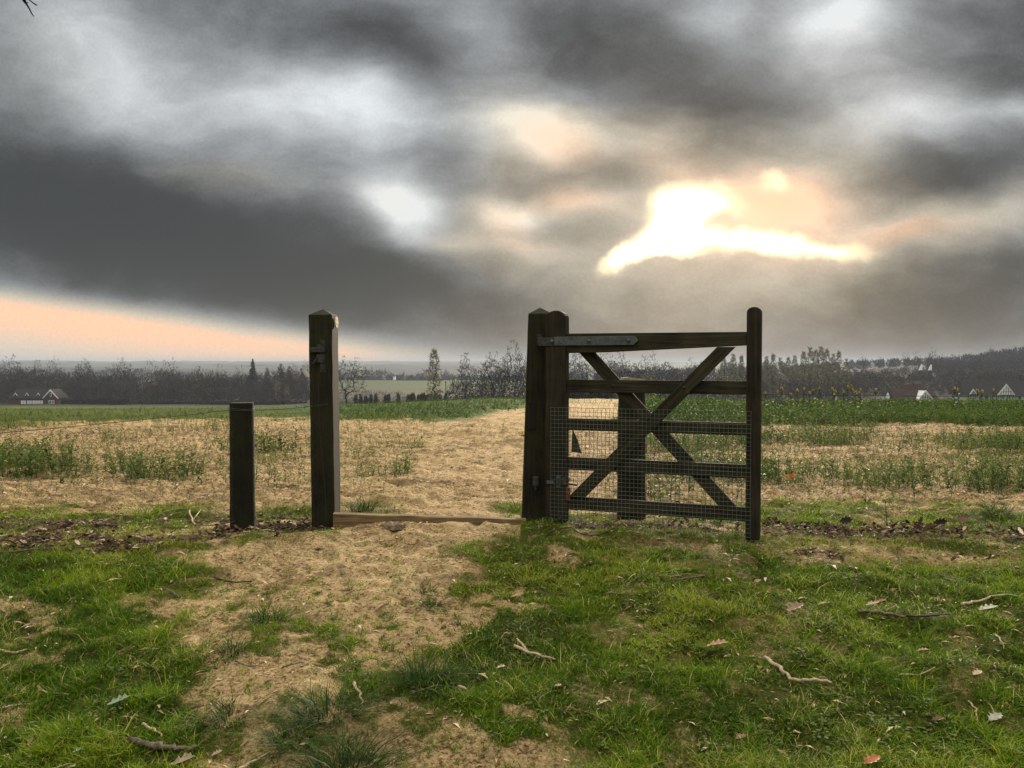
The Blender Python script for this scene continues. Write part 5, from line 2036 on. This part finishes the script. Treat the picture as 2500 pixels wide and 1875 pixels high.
def wood_line(pxs, tops, d0, d1, n, rows, tn=0.35, tv=0.2, wfac=0.55, jit=6, cut=None, hmin=5):
    out = []
    for r_ in range(rows):
        for i in range(n):
            px = pxs[0] + (pxs[-1] - pxs[0]) * (i + rng.uniform(0, 1)) / n
            t = r_ / max(1, rows - 1)
            d = d0 + (d1 - d0) * t + rng.uniform(-5, 5)
            top = float(np.interp(px, pxs, tops)) + 7
            row = top + (1 - t) * 34 + rng.uniform(-jit, jit) * (1 + 0.5 * math.sin(px / 37.0))
            if cut and cut[0] < px < cut[1] and d < cut[2]:
                row = max(row, cut[3])
            u = ray(px, HZ)[0]
            x = u * d
            z = float(zmac(np.array([x]), np.array([d]))[0])
            zt = HC + ray(px, row)[1] * d
            h = max(zt - z, hmin)
            out.append((x, d, z - 0.5, h, h * wfac * rng.uniform(0.7, 1.15), tn + rng.normal(0, tv)))
    return out


cr = wood_line([-300, 0, 100, 200, 300, 380, 450, 560, 620, 700, 765], [900, 898, 902, 898, 900, 892, 900, 905, 912, 905, 910], 315, 372, 46, 4,
               tn=0.34, tv=0.26, jit=10, cut=(335, 392, 419, 938))
woods('left_woods', 'dense brown winter wood across the valley on the left', cr, per=620)
cr = wood_line([770, 860, 1000, 1090], [952, 938, 950, 958], 262, 300, 16, 2, tn=0.45, tv=0.12, hmin=2.5, jit=4, wfac=0.7)
woods('scrub', 'grey brown scrub below the hillside field between the square post and the poplar', cr, per=330)
cr = wood_line([1090, 1130, 1290], [935, 915, 900], 235, 265, 16, 2, tn=0.30, tv=0.12, hmin=2.5, jit=8, wfac=0.5)
woods('thicket', 'dim undergrowth behind the tall bare trees left of the gate', cr, per=300)
cr = wood_line([1340, 1420, 1500, 1600, 1700, 1850], [905, 905, 892, 890, 893, 888], 285, 345, 34, 3, tn=0.45, tv=0.15, jit=6)
woods('misty_woods', 'misty grey wood seen through the gate', cr, per=420)
cr = wood_line([1840, 1900, 2000, 2080, 2150, 2220, 2330, 2420, 2500, 2800], [885, 890, 888, 892, 898, 905, 893, 890, 888, 880], 305, 370, 58, 4, tn=0.42, tv=0.16, jit=6,
               cut=(2225, 2290, 420, 930))
woods('right_woods', 'dark brown wood behind the right hand crop and houses', cr, per=420)
cr = wood_line([2060, 2150, 2230, 2290, 2400, 2550, 2800], [896, 898, 896, 885, 874, 868, 850], 405, 500, 44, 3, tn=0.18, tv=0.12, jit=4, wfac=0.6, cut=(2225, 2290, 420, 910))
woods('slope_woods', 'dark wood on the slope behind the houses at right', cr, per=420, sc=1.8)
cr = wood_line([2270, 2330, 2400, 2450, 2500, 2700, 2900], [866, 860, 853, 848, 841, 826, 815], 520, 640, 54, 4, tn=0.15, tv=0.1, jit=4, wfac=0.6)
woods('hill_woods', 'dark wood covering the hill that rises at the right edge', cr, per=480, sc=2.2)
cr = wood_line([-300, 200, 700, 860, 1000, 1110, 1300, 1500, 1800, 2100, 2300], [905, 900, 903, 900, 902, 905, 888, 890, 880, 888, 885], 820, 960, 110, 3, tn=0.3, tv=0.1, jit=8, wfac=0.42, hmin=9)
woods('distant_woods', 'blue grey belt of round trees beyond the hillside field', cr, per=240, sc=3.2)

# line of stub posts / clipped hedge remains below the poplar
G_H = 'dark bushy stubs in the hedge line below the hillside field'
hp = [(x_, 968 + (x_ - 1100) * -0.02) for x_ in (868, 880, 893, 905, 917, 941, 948, 972, 997, 1004, 1010, 1022, 1029, 1036, 1044, 1052, 1066, 1074, 1088)]


def bush_mesh(seed, w, h, n=260):
    r = np.random.default_rng(seed)
    d = r.normal(0, 1, (n, 3))
    d /= np.linalg.norm(d, axis=1)[:, None]
    c = d * np.array([w / 2, w / 2, h / 2]) * r.uniform(0.5, 1, (n, 1)) + np.array([0, 0, h / 2])
    a, b = r.normal(0, 0.14 * w, (n, 3)), r.normal(0, 0.14 * w, (n, 3))
    V = np.stack([c - a, c + b, c + a], 1).reshape(-1, 3)
    return np_mesh('bush', V, np.arange(3 * n).reshape(-1, 3), HEDGE)


bm_ = [bush_mesh(i, 1.5, 2.2) for i in range(3)]
for i, (a, b) in enumerate(hp):
    d = 245
    u = ray(a, HZ)[0]
    z = float(zmac(np.array([u * d]), np.array([float(d)]))[0])
    zt = HC + ray(a, b - 10)[1] * d
    o = link_mesh('shrub', bm_[i % 3])
    o.location = (u * d, d, z)
    o.scale = (0.8, 0.8, (zt - z) / 2.2)
    tag(o, 'small dark bushy stub in the row along the far field edge left of the gate', 'shrub', G_H)

# hedge beyond the crest, beside the brick house, and behind the gate view
def hedge(px0, px1, pyt, d, depth, label, n=2600, mat=HEDGE, drop=0.4):
    x0, x1 = ray(px0, HZ)[0] * d, ray(px1, HZ)[0] * d
    z = float(zmac(np.array([(x0 + x1) / 2]), np.array([float(d)]))[0]) - drop
    zt = HC + ray((px0 + px1) / 2, pyt)[1] * d
    r = np.random.default_rng(int(px0) + 5)
    c = np.stack([r.uniform(0, x1 - x0, n), r.uniform(0, depth, n), (zt - z) * r.uniform(0, 1, n) ** 0.7], 1)
    c[:, 2] *= 1 + 0.08 * np.sin(c[:, 0] * 1.3)
    a, b = r.normal(0, 0.28, (n, 3)), r.normal(0, 0.28, (n, 3))
    V = np.stack([c - a, c + b, c + a], 1).reshape(-1, 3)
    me = np_mesh('hedge', V, np.arange(3 * n).reshape(-1, 3), mat)
    o = link_mesh('hedge', me)
    o.location = (x0, d, z)
    tag(o, label, 'hedge')


hedge(146, 268, 974, 296, 2.5, 'long clipped dark hedge right of the brick house')
hedge(262, 304, 973, 292, 3.5, 'taller rounded end of the dark hedge right of the brick house', n=1300)
hedge(304, 745, 981, 300, 2.0, 'low dark hedge running under the left woods to the square post', n=5200)
hedge(1388, 1500, 957, 150, 1.5, 'dark blue grey hedge across the end of the track seen through the gate', n=2600, drop=0.6)

# hillside boundary: thin dark hedge and pole
hedge(850, 1140, 930, 548, 2.0, 'thin dark hedge along the top of the hillside field', n=4200)
mb = MB()
d = 230
pz = float(zmac(np.array([ray(1088, HZ)[0] * d]), np.array([float(d)]))[0])
zt = HC + ray(1088, 931)[1] * d
mb.tube([(0, 0, 0), (0, 0, zt - pz)], [0.12, 0.09], 8)
mb.box(-0.35, 0.35, -0.05, 0.05, zt - pz - 0.35, zt - pz - 0.22)
o = mb.build('telegraph_pole', BARK)
o.location = (ray(1088, HZ)[0] * d, d, pz)
tag(o, 'dark wooden pole standing right of the lone poplar', 'pole')


# ------------------------------------------------------------------ houses
class House:
    def __init__(s, name, label, px, d, zbase, rz=0.0, cat='house'):
        x = ray(px, HZ)[0] * d
        s.o = empty(name, (x, d, zbase), rz)
        s.d = d
        s.x0 = x
        s.zb = zbase
        tag(s.o, label, cat)

    def X(s, px):
        return ray(px, HZ)[0] * s.d - s.x0

    def Z(s, py):
        return HC + ray(1250, py)[1] * s.d - s.zb

    def box(s, name, mat, px0, px1, y0, y1, pyb, pyt, par=None, zabs=None):
        mb = MB()
        z0, z1 = (s.Z(pyb), s.Z(pyt)) if zabs is None else zabs
        mb.box(s.X(px0), s.X(px1), y0, y1, z0, z1)
        return mb.build(name, mat, par or s.o)

    def gable(s, name, mat, px0, px1, pye, pya, y0, y1, par=None, zb=None):
        """triangular wall between y0 and y1"""
        mb = MB()
        xa, xb = s.X(px0), s.X(px1)
        ze, za = s.Z(pye), s.Z(pya)
        poly = [(xa, ze), (xb, ze), ((xa + xb) / 2, za)] if zb is None else [(xa, zb), (xb, zb), (xb, ze), ((xa + xb) / 2, za), (xa, ze)]
        mb.prism(poly, y0, y1)
        return mb.build(name, mat, par or s.o)

    def boards(s, name, mat, px0, px1, pye, pya, y0, y1, w=0.45, par=None):
        mb = MB()
        xa, xb = s.X(px0), s.X(px1)
        ze, za = s.Z(pye), s.Z(pya)
        xc = (xa + xb) / 2
        mb.prism([(xa, ze), (xa + w * .7, ze), (xc, za - w * 1.3), (xc, za)], y0, y1)
        mb.prism([(xc, za - w * 1.3), (xb - w * .7, ze), (xb, ze), (xc, za)], y0, y1)
        return mb.build(name, mat, par or s.o)

    def roof(s, name, mat, px0, px1, pye, pyr, y0, y1, par=None, hip=0.12):
        """ridge along x"""
        mb = MB()
        xa, xb = s.X(px0), s.X(px1)
        ze, zr = s.Z(pye), s.Z(pyr)
        ym = (y0 + y1) / 2
        hx = (xb - xa) * hip
        V = [(xa, y0, ze), (xb, y0, ze), (xb, y1, ze), (xa, y1, ze), (xa + hx, ym, zr), (xb - hx, ym, zr)]
        mb.add(V, [(0, 1, 5, 4), (1, 2, 5), (2, 3, 4, 5), (3, 0, 4), (3, 2, 1, 0)])
        return mb.build(name, mat, par or s.o)

    def groof(s, name, mat, px0, px1, pye, pya, y0, y1, th=0.25, par=None):
        """ridge along y (front gable), sheets of thickness th"""
        mb = MB()
        xa, xb = s.X(px0), s.X(px1)
        ze, za = s.Z(pye), s.Z(pya)
        xc = (xa + xb) / 2
        mb.prism([(xa - .2, ze), (xc, za), (xc, za + th), (xa - .2 - th, ze)], y0, y1)
        mb.prism([(xc, za), (xb + .2, ze), (xb + .2 + th, ze), (xc, za + th)], y0, y1)
        return mb.build(name, mat, par or s.o)


h = House('brick_house', 'low red brick house with white garage doors and a white trimmed gable at far left', 75, 300, -15.8)
h.box('wall', BRICK, 17, 104, 1.0, 7.0, 1010, 973)
h.gable('gable_wall', BRICK, 106, 141, 973, 953, 0.0, 6.0, zb=h.Z(1010))
rf = h.roof('roof', ROOFT, 15, 116, 973, 950, 0.4, 7.6, hip=0.08)
h.groof('gable_roof', ROOFT, 106, 141, 972, 952, -0.4, 6.5)
h.boards('bargeboard', WHITE, 103.5, 143.5, 973, 950.5, -0.62, -0.42, 0.45)
for a, b in ((46, 58), (61, 72), (74, 87), (88, 100)):
    g_ = h.box('garage_door', WHITE, a, b, 0.88, 0.99, 994, 978)
    h.box('panel_gap', GLASSD, a + (b - a) * .48, a + (b - a) * .52, 0.84, 0.875, 993, 979, g_)
w_ = h.box('window', WHITE, 117, 125, -0.12, -0.01, 986, 977.5)
h.box('pane', GLASSD, 118, 120.4, -0.16, -0.125, 985, 978.5, w_)
h.box('pane', GLASSD, 121.6, 124, -0.16, -0.125, 985, 978.5, w_)
dr = h.box('door', WHITE, 126.3, 131.3, -0.12, -0.01, 993.5, 977.5)
h.box('pane', GLASSD, 127.4, 130.2, -0.16, -0.125, 984.5, 979, dr)
w_ = h.box('window', WHITE, 120.8, 125, -0.12, -0.01, 968.5, 959.5)
h.box('pane', GLASSD, 121.9, 123.9, -0.16, -0.125, 967.5, 960.5, w_)
for a in (33, 61, 89):
    dm = h.gable('dormer', ROOFT, a - 4.5, a + 4.5, 967, 959.5, 0.9, 3.2)
    h.boards('dormer_trim', WHITE, a - 4.8, a + 4.8, 966.5, 959, 0.72, 0.86, 0.22, par=dm)

# rail fence before it
rfence = empty('rail_fence', (ray(120, HZ)[0] * 288, 288, -15.3))
tag(rfence, 'grey post and rail fence before the brick house and its hedge', 'fence')
xr0 = ray(120, HZ)[0] * 288
zb_f = -15.3
mb = MB()
for py in (989.5, 993):
    z = HC + ray(120, py)[1] * 288 - zb_f
    mb.box(ray(-60, HZ)[0] * 288 - xr0, ray(245, HZ)[0] * 288 - xr0, -0.03, 0.03, z - 0.07, z + 0.07)
mb.build('rail', RAILW, rfence)
for px in range(-40, 246, 19):
    mb = MB()
    x = ray(px, HZ)[0] * 288 - xr0
    zt = HC + ray(120, 986.5)[1] * 288 - zb_f
    mb.box(x - 0.09, x + 0.09, -0.12, -0.04, -0.5, zt)
    mb.build('post', RAILW, rfence)

h = House('gabled_house', 'house lost in the left woods with only its white gable showing', 362, 415, -17)
h.box('wall', BRICK, 352, 371, 0.4, 7, 985, 932)
h.gable('gable_wall', ROOFT, 353, 370, 932, 921.5, 0.4, 6.5)
h.groof('roof', ROOFT, 352, 371, 932, 921, 0.0, 7)
h.boards('bargeboard', WHITE, 352.5, 370, 932, 920.8, -0.25, -0.05, 0.5)
h.box('window', WHITE, 358.5, 364.5, 0.2, 0.35, 931.5, 928.5)
h = House('steep_roofed_house', 'house with a steep roof and chimney in the woods just left of the square post', 735, 400, -17)
h.box('wall', BRICK, 728, 748, 0.4, 8, 985, 922)
h.gable('gable_wall', BRICK, 728, 748, 922, 905, 0.3, 8)
h.groof('roof', ROOFR, 727, 749, 922, 904, -0.1, 8)
h.boards('bargeboard', WHITE, 727, 749, 922, 904, -0.3, -0.15, 0.3)
h.box('chimney', BRICK, 730, 733, 3, 4.2, 915, 899)

h = House('red_roofed_house', 'house with long red brown roof, two chimneys and a white timbered gable behind the crop', 2243, 270, -14)
h.box('wall', BRICK, 2192, 2296, 2.0, 9.0, 1010, 975)
h.roof('roof', ROOFR, 2188, 2300, 976, 949, 1.5, 9.5, hip=0.04)
h.box('chimney', BRICK, 2228, 2244, 5.2, 6.4, 958, 939)
h.box('chimney', BRICK, 2256, 2266, 5.2, 6.4, 958, 937)
gb = h.gable('gable_wall', WHITE, 2241, 2281, 978, 954, 0.2, 5)
h.boards('bargeboard', WHITE, 2239, 2283, 979, 952, -0.15, 0.05, 0.5)
mb = MB()
xc, za, ze = h.X(2261), h.Z(956), h.Z(978)
for dx in (-1.6, -0.8, 0, 0.8, 1.6):
    mb.box(xc + dx - 0.09, xc + dx + 0.09, 0.12, 0.19, ze, ze + (za - ze) * (1 - abs(dx) / 2.9))
mb.box(xc - 1.9, xc + 1.9, 0.10, 0.18, ze + 0.85, ze + 1.05)
mb.build('timber_framing', BLACK, gb)

h = House('timbered_house', 'white timbered house with two steep gables and a big dark roof at the right edge', 2440, 270, -14)
h.box('wall', WHITE, 2362, 2540, 1.0, 9.0, 1010, 965)
h.roof('roof', ROOFT, 2356, 2560, 966, 930, 0.4, 10.5, hip=0.05)
for (a, b, e, t_) in ((2368, 2387, 962, 949), (2436, 2480, 964, 937)):
    gb = h.gable('gable_wall', WHITE, a + 1, b - 1, e, t_ + 1, 0.2, 3.0)
    h.boards('bargeboard', WHITE, a, b, e + 1, t_, -0.1, 0.1, 0.35)
    h.groof('gable_roof', ROOFT, a, b, e + 1, t_, 0.11, 4, 0.15)
    mb = MB()
    xc, za, ze = h.X((a + b) / 2), h.Z(t_ + 2), h.Z(e)
    hw_ = h.X(b) - xc
    for f_ in (-0.55, -0.25, 0, 0.25, 0.55):
        mb.box(xc + f_ * hw_ - 0.07, xc + f_ * hw_ + 0.07, 0.12, 0.19, ze, ze + (za - ze) * (1 - abs(f_)) * 0.92)
    mb.box(xc - hw_ * 0.66, xc + hw_ * 0.66, 0.10, 0.18, ze + (za - ze) * 0.28, ze + (za - ze) * 0.28 + 0.14)
    mb.build('timber_framing', BLACK, gb)
mb = MB()
x = h.X(2364)
i = 0
while x < h.X(2535):
    if i % 3:
        mb.box(x, x + 0.12, 0.9, 0.99, h.Z(990), h.Z(966.5))
    x += 0.62
    i += 1
mb.box(h.X(2362), h.X(2540), 0.88, 0.985, h.Z(972), h.Z(971))
mb.build('timber_framing', BLACK, h.o)
for a in (2395, 2412, 2492, 2515):
    h.box('window', GLASSD, a, a + 6, 0.84, 0.875, 975.5, 968.5)

h = House('oast_house', 'oast house with two leaning white cowls poking up from the right hand woods', 2258, 430, -14)
h.box('wall', BRICK, 2236, 2282, 0, 8, 980, 922)
h.roof('roof', ROOFT, 2234, 2284, 924, 905, -0.5, 8.5, hip=0.15)
for a in (2245, 2268):
    mb = MB()
    xx = h.X(a)
    mb.lathe([(1.9, h.Z(925)), (0.55, h.Z(903))], c=(xx, -1.0, 0), sides=16)
    kr = mb.build('kiln_roof', ROOFT, h.o)
    mb = MB()
    z0, z1 = h.Z(904), h.Z(890)
    mb.add([(xx - .75, -1.6, z0), (xx + .75, -1.6, z0), (xx + .75, -.4, z0), (xx - .75, -.4, z0), (xx + .35, -1.2, z1), (xx + .95, -1.2, z1), (xx + .95, -.8, z1), (xx + .35, -.8, z1)],
           [(0, 1, 5, 4), (1, 2, 6, 5), (2, 3, 7, 6), (3, 0, 4, 7), (4, 5, 6, 7), (3, 2, 1, 0)])
    mb.build('cowl', WHITE, kr)

h = House('white_cottage', 'tiny white building far off between the square post and the poplar', 962, 640, -17)
h.box('wall', WHITE, 959, 964, 0, 4, 935, 918.5)
h.roof('roof', ROOFT, 958.5, 964.5, 918.8, 916, -0.3, 4.3)
# small white shed and garden bits left of the red roofed house
h = House('white_shed', 'small white shed with a pointed top left of the red roofed house', 2168, 262, -13.5)
h.box('wall', WHITE, 2164, 2173, 0, 3, 1000, 966)
h.gable('gable_wall', WHITE, 2164, 2173, 966, 957, 0, 3)
h.groof('roof', ROOFT, 2164, 2173, 967, 957, 0.02, 3.2, 0.1)


# ------------------------------------------------------------------ flowering rape stalks standing over the crop
def flower_plant():
    r = np.random.default_rng(4)
    o1 = MB()
    o1.tube([(0, 0, 0), (0.01, 0, 0.5), (0.03, 0.01, 1.0)], [0.012, 0.009, 0.006], 4)
    for i in range(7):
        z = 0.25 + 0.09 * i
        a = r.uniform(0, 6.28)
        L_ = 0.22 * (1 - 0.08 * i)
        p = Vector((0.01, 0, z))
        q = p + Vector((math.cos(a) * L_, math.sin(a) * L_, 0.08))
        s = Vector((-math.sin(a), math.cos(a), 0)) * 0.05
        m_ = p.lerp(q, 0.55)
        o1.add([p, m_ + s, q, m_ - s], [(0, 1, 2, 3)])
    o2 = MB()
    for c, n, sz in (((0.03, 0.01, 1.02), 30, 0.055), ((0.07, 0.02, 0.97), 8, 0.035), ((-0.03, 0.0, 0.96), 6, 0.03)):
        for i in range(n):
            p = Vector(c) + Vector(r.normal(0, sz * 0.45, 3))
            a, b = Vector(r.normal(0, 0.012, 3)), Vector(r.normal(0, 0.012, 3))
            o2.add([p - a, p + b, p + a, p - b], [(0, 1, 2, 3)])
        o1.tube([(0.02, 0, 0.7), c], [0.006, 0.004], 3)
    return o1, o2


f1, f2 = flower_plant()
ROOT = None
FL_ = [(1868, 958), (1890, 950), (1900, 955), (1910, 947), (1948, 952), (1955, 955), (1963, 950), (1985, 952), (2000, 947), (2012, 958), (2034, 949), (2040, 953), (2038, 962),
       (2062, 950), (2070, 944), (2078, 941), (2060, 956), (2072, 955), (2084, 950), (2090, 957), (2102, 951), (2120, 943), (2138, 951), (2330, 947), (2340, 951), (2316, 957), (2388, 952),
       (2400, 955), (2426, 952), (2436, 950), (1604, 948), (1612, 946), (2100, 958), (2345, 965), (1932, 962), (1978, 958)]
FL_ = [q for i, q in enumerate(FL_) if i % 4 != 1]
first = None
for i, (px, py) in enumerate(FL_):
    d = 40 + (i * 5) % 14
    x = ray(px, HZ)[0] * d
    z = zg(x, d)
    zt = HC + ray(px, py)[1] * d
    H_ = zt - z
    if first is None:
        root = empty('rape_plant')
        a = f1.build('stalk', M_CROP, root)
        b = f2.build('flower_head', M_FLOWER, root)
        first = (root, a, b)
    else:
        root = first[0].copy()
        COL.objects.link(root)
        for q in first[1:]:
            c = q.copy()
            COL.objects.link(c)
            c.parent = root
    root.location = (x, d, z)
    root.rotation_euler = (0, 0, i * 1.1)
    root.scale = (1.15, 1.15, H_)
    tag(root, 'tall rape stalk with yellow flowers standing above the green crop', 'rape plant', 'flowering rape stalks above the crop')
# small yellow flowers inside the crop
n_ = 900
x, y = sample_wedge(n_ * 3, 30, 58, 0.75, p=0.8)
px, py = topx(x, y)
kp = (px > 1560) & (fbm(x, y, 5, 3, 61) > 0.18)
x, y = x[kp], y[kp]
pv = np.array([(-1, -1, 0), (1, -.6, .5), (0.3, 1, -.4)]) * 0.035
v, f, t = scatter(pv, np.array([[0, 1, 2]]), np.stack([x, y, ztop(x, y) + rng.uniform(0.45, 0.72, len(x))], 1), rng.uniform(0, 6, len(x)), rng.uniform(.6, 1.3, len(x)))
o = link_mesh('flowers', np_mesh('flowers', v, f, M_FLOWER))
tag(o, 'scattered yellow rape blossom showing within the green crop', 'flowers', None, 'stuff')

# a tall dry stem or two by the leaf drift
for px, p0, p1, lab in ((2168, (2168, 1285), (2161, 1222), 'single dark dry stem standing upright above the leaf drift'),
                        (2440, (2432, 1290), (2452, 1258), 'short leaning dry stem above the right end of the leaf drift')):
    c = gpx(*p0)
    top = at(p1[0], p1[1], c.y)
    mb = MB()
    mb.tube([(0, 0, -0.01), ((top.x - c.x) * .6, 0, (top.z - c.z) * .5), (top.x - c.x, 0, top.z - c.z)], [0.0028, 0.0022, 0.0016], 5)
    o = mb.build('dry_stem', W_DARK)
    o.location = c
    tag(o, lab, 'stem')

# ------------------------------------------------------------------ haze
mb = MB()
mb.box(-6700, 6700, -6700, 6700, -45, 26)
hm = bpy.data.materials.new('haze air')
hm.use_nodes = True
hn = hm.node_tree
for n in list(hn.nodes):
    hn.nodes.remove(n)
ho = hn.nodes.new('ShaderNodeOutputMaterial')
hv = hn.nodes.new('ShaderNodeVolumePrincipled')
hv.inputs['Color'].default_value = (0.50, 0.57, 0.68, 1)
hv.inputs['Density'].default_value = 0.00023
hv.inputs['Anisotropy'].default_value = 0.1
hn.links.new(hv.outputs[0], ho.inputs['Volume'])
hz_ = mb.build('haze', hm)
tag(hz_, 'thin grey mist lying over the far valley', 'haze', None, 'stuff')
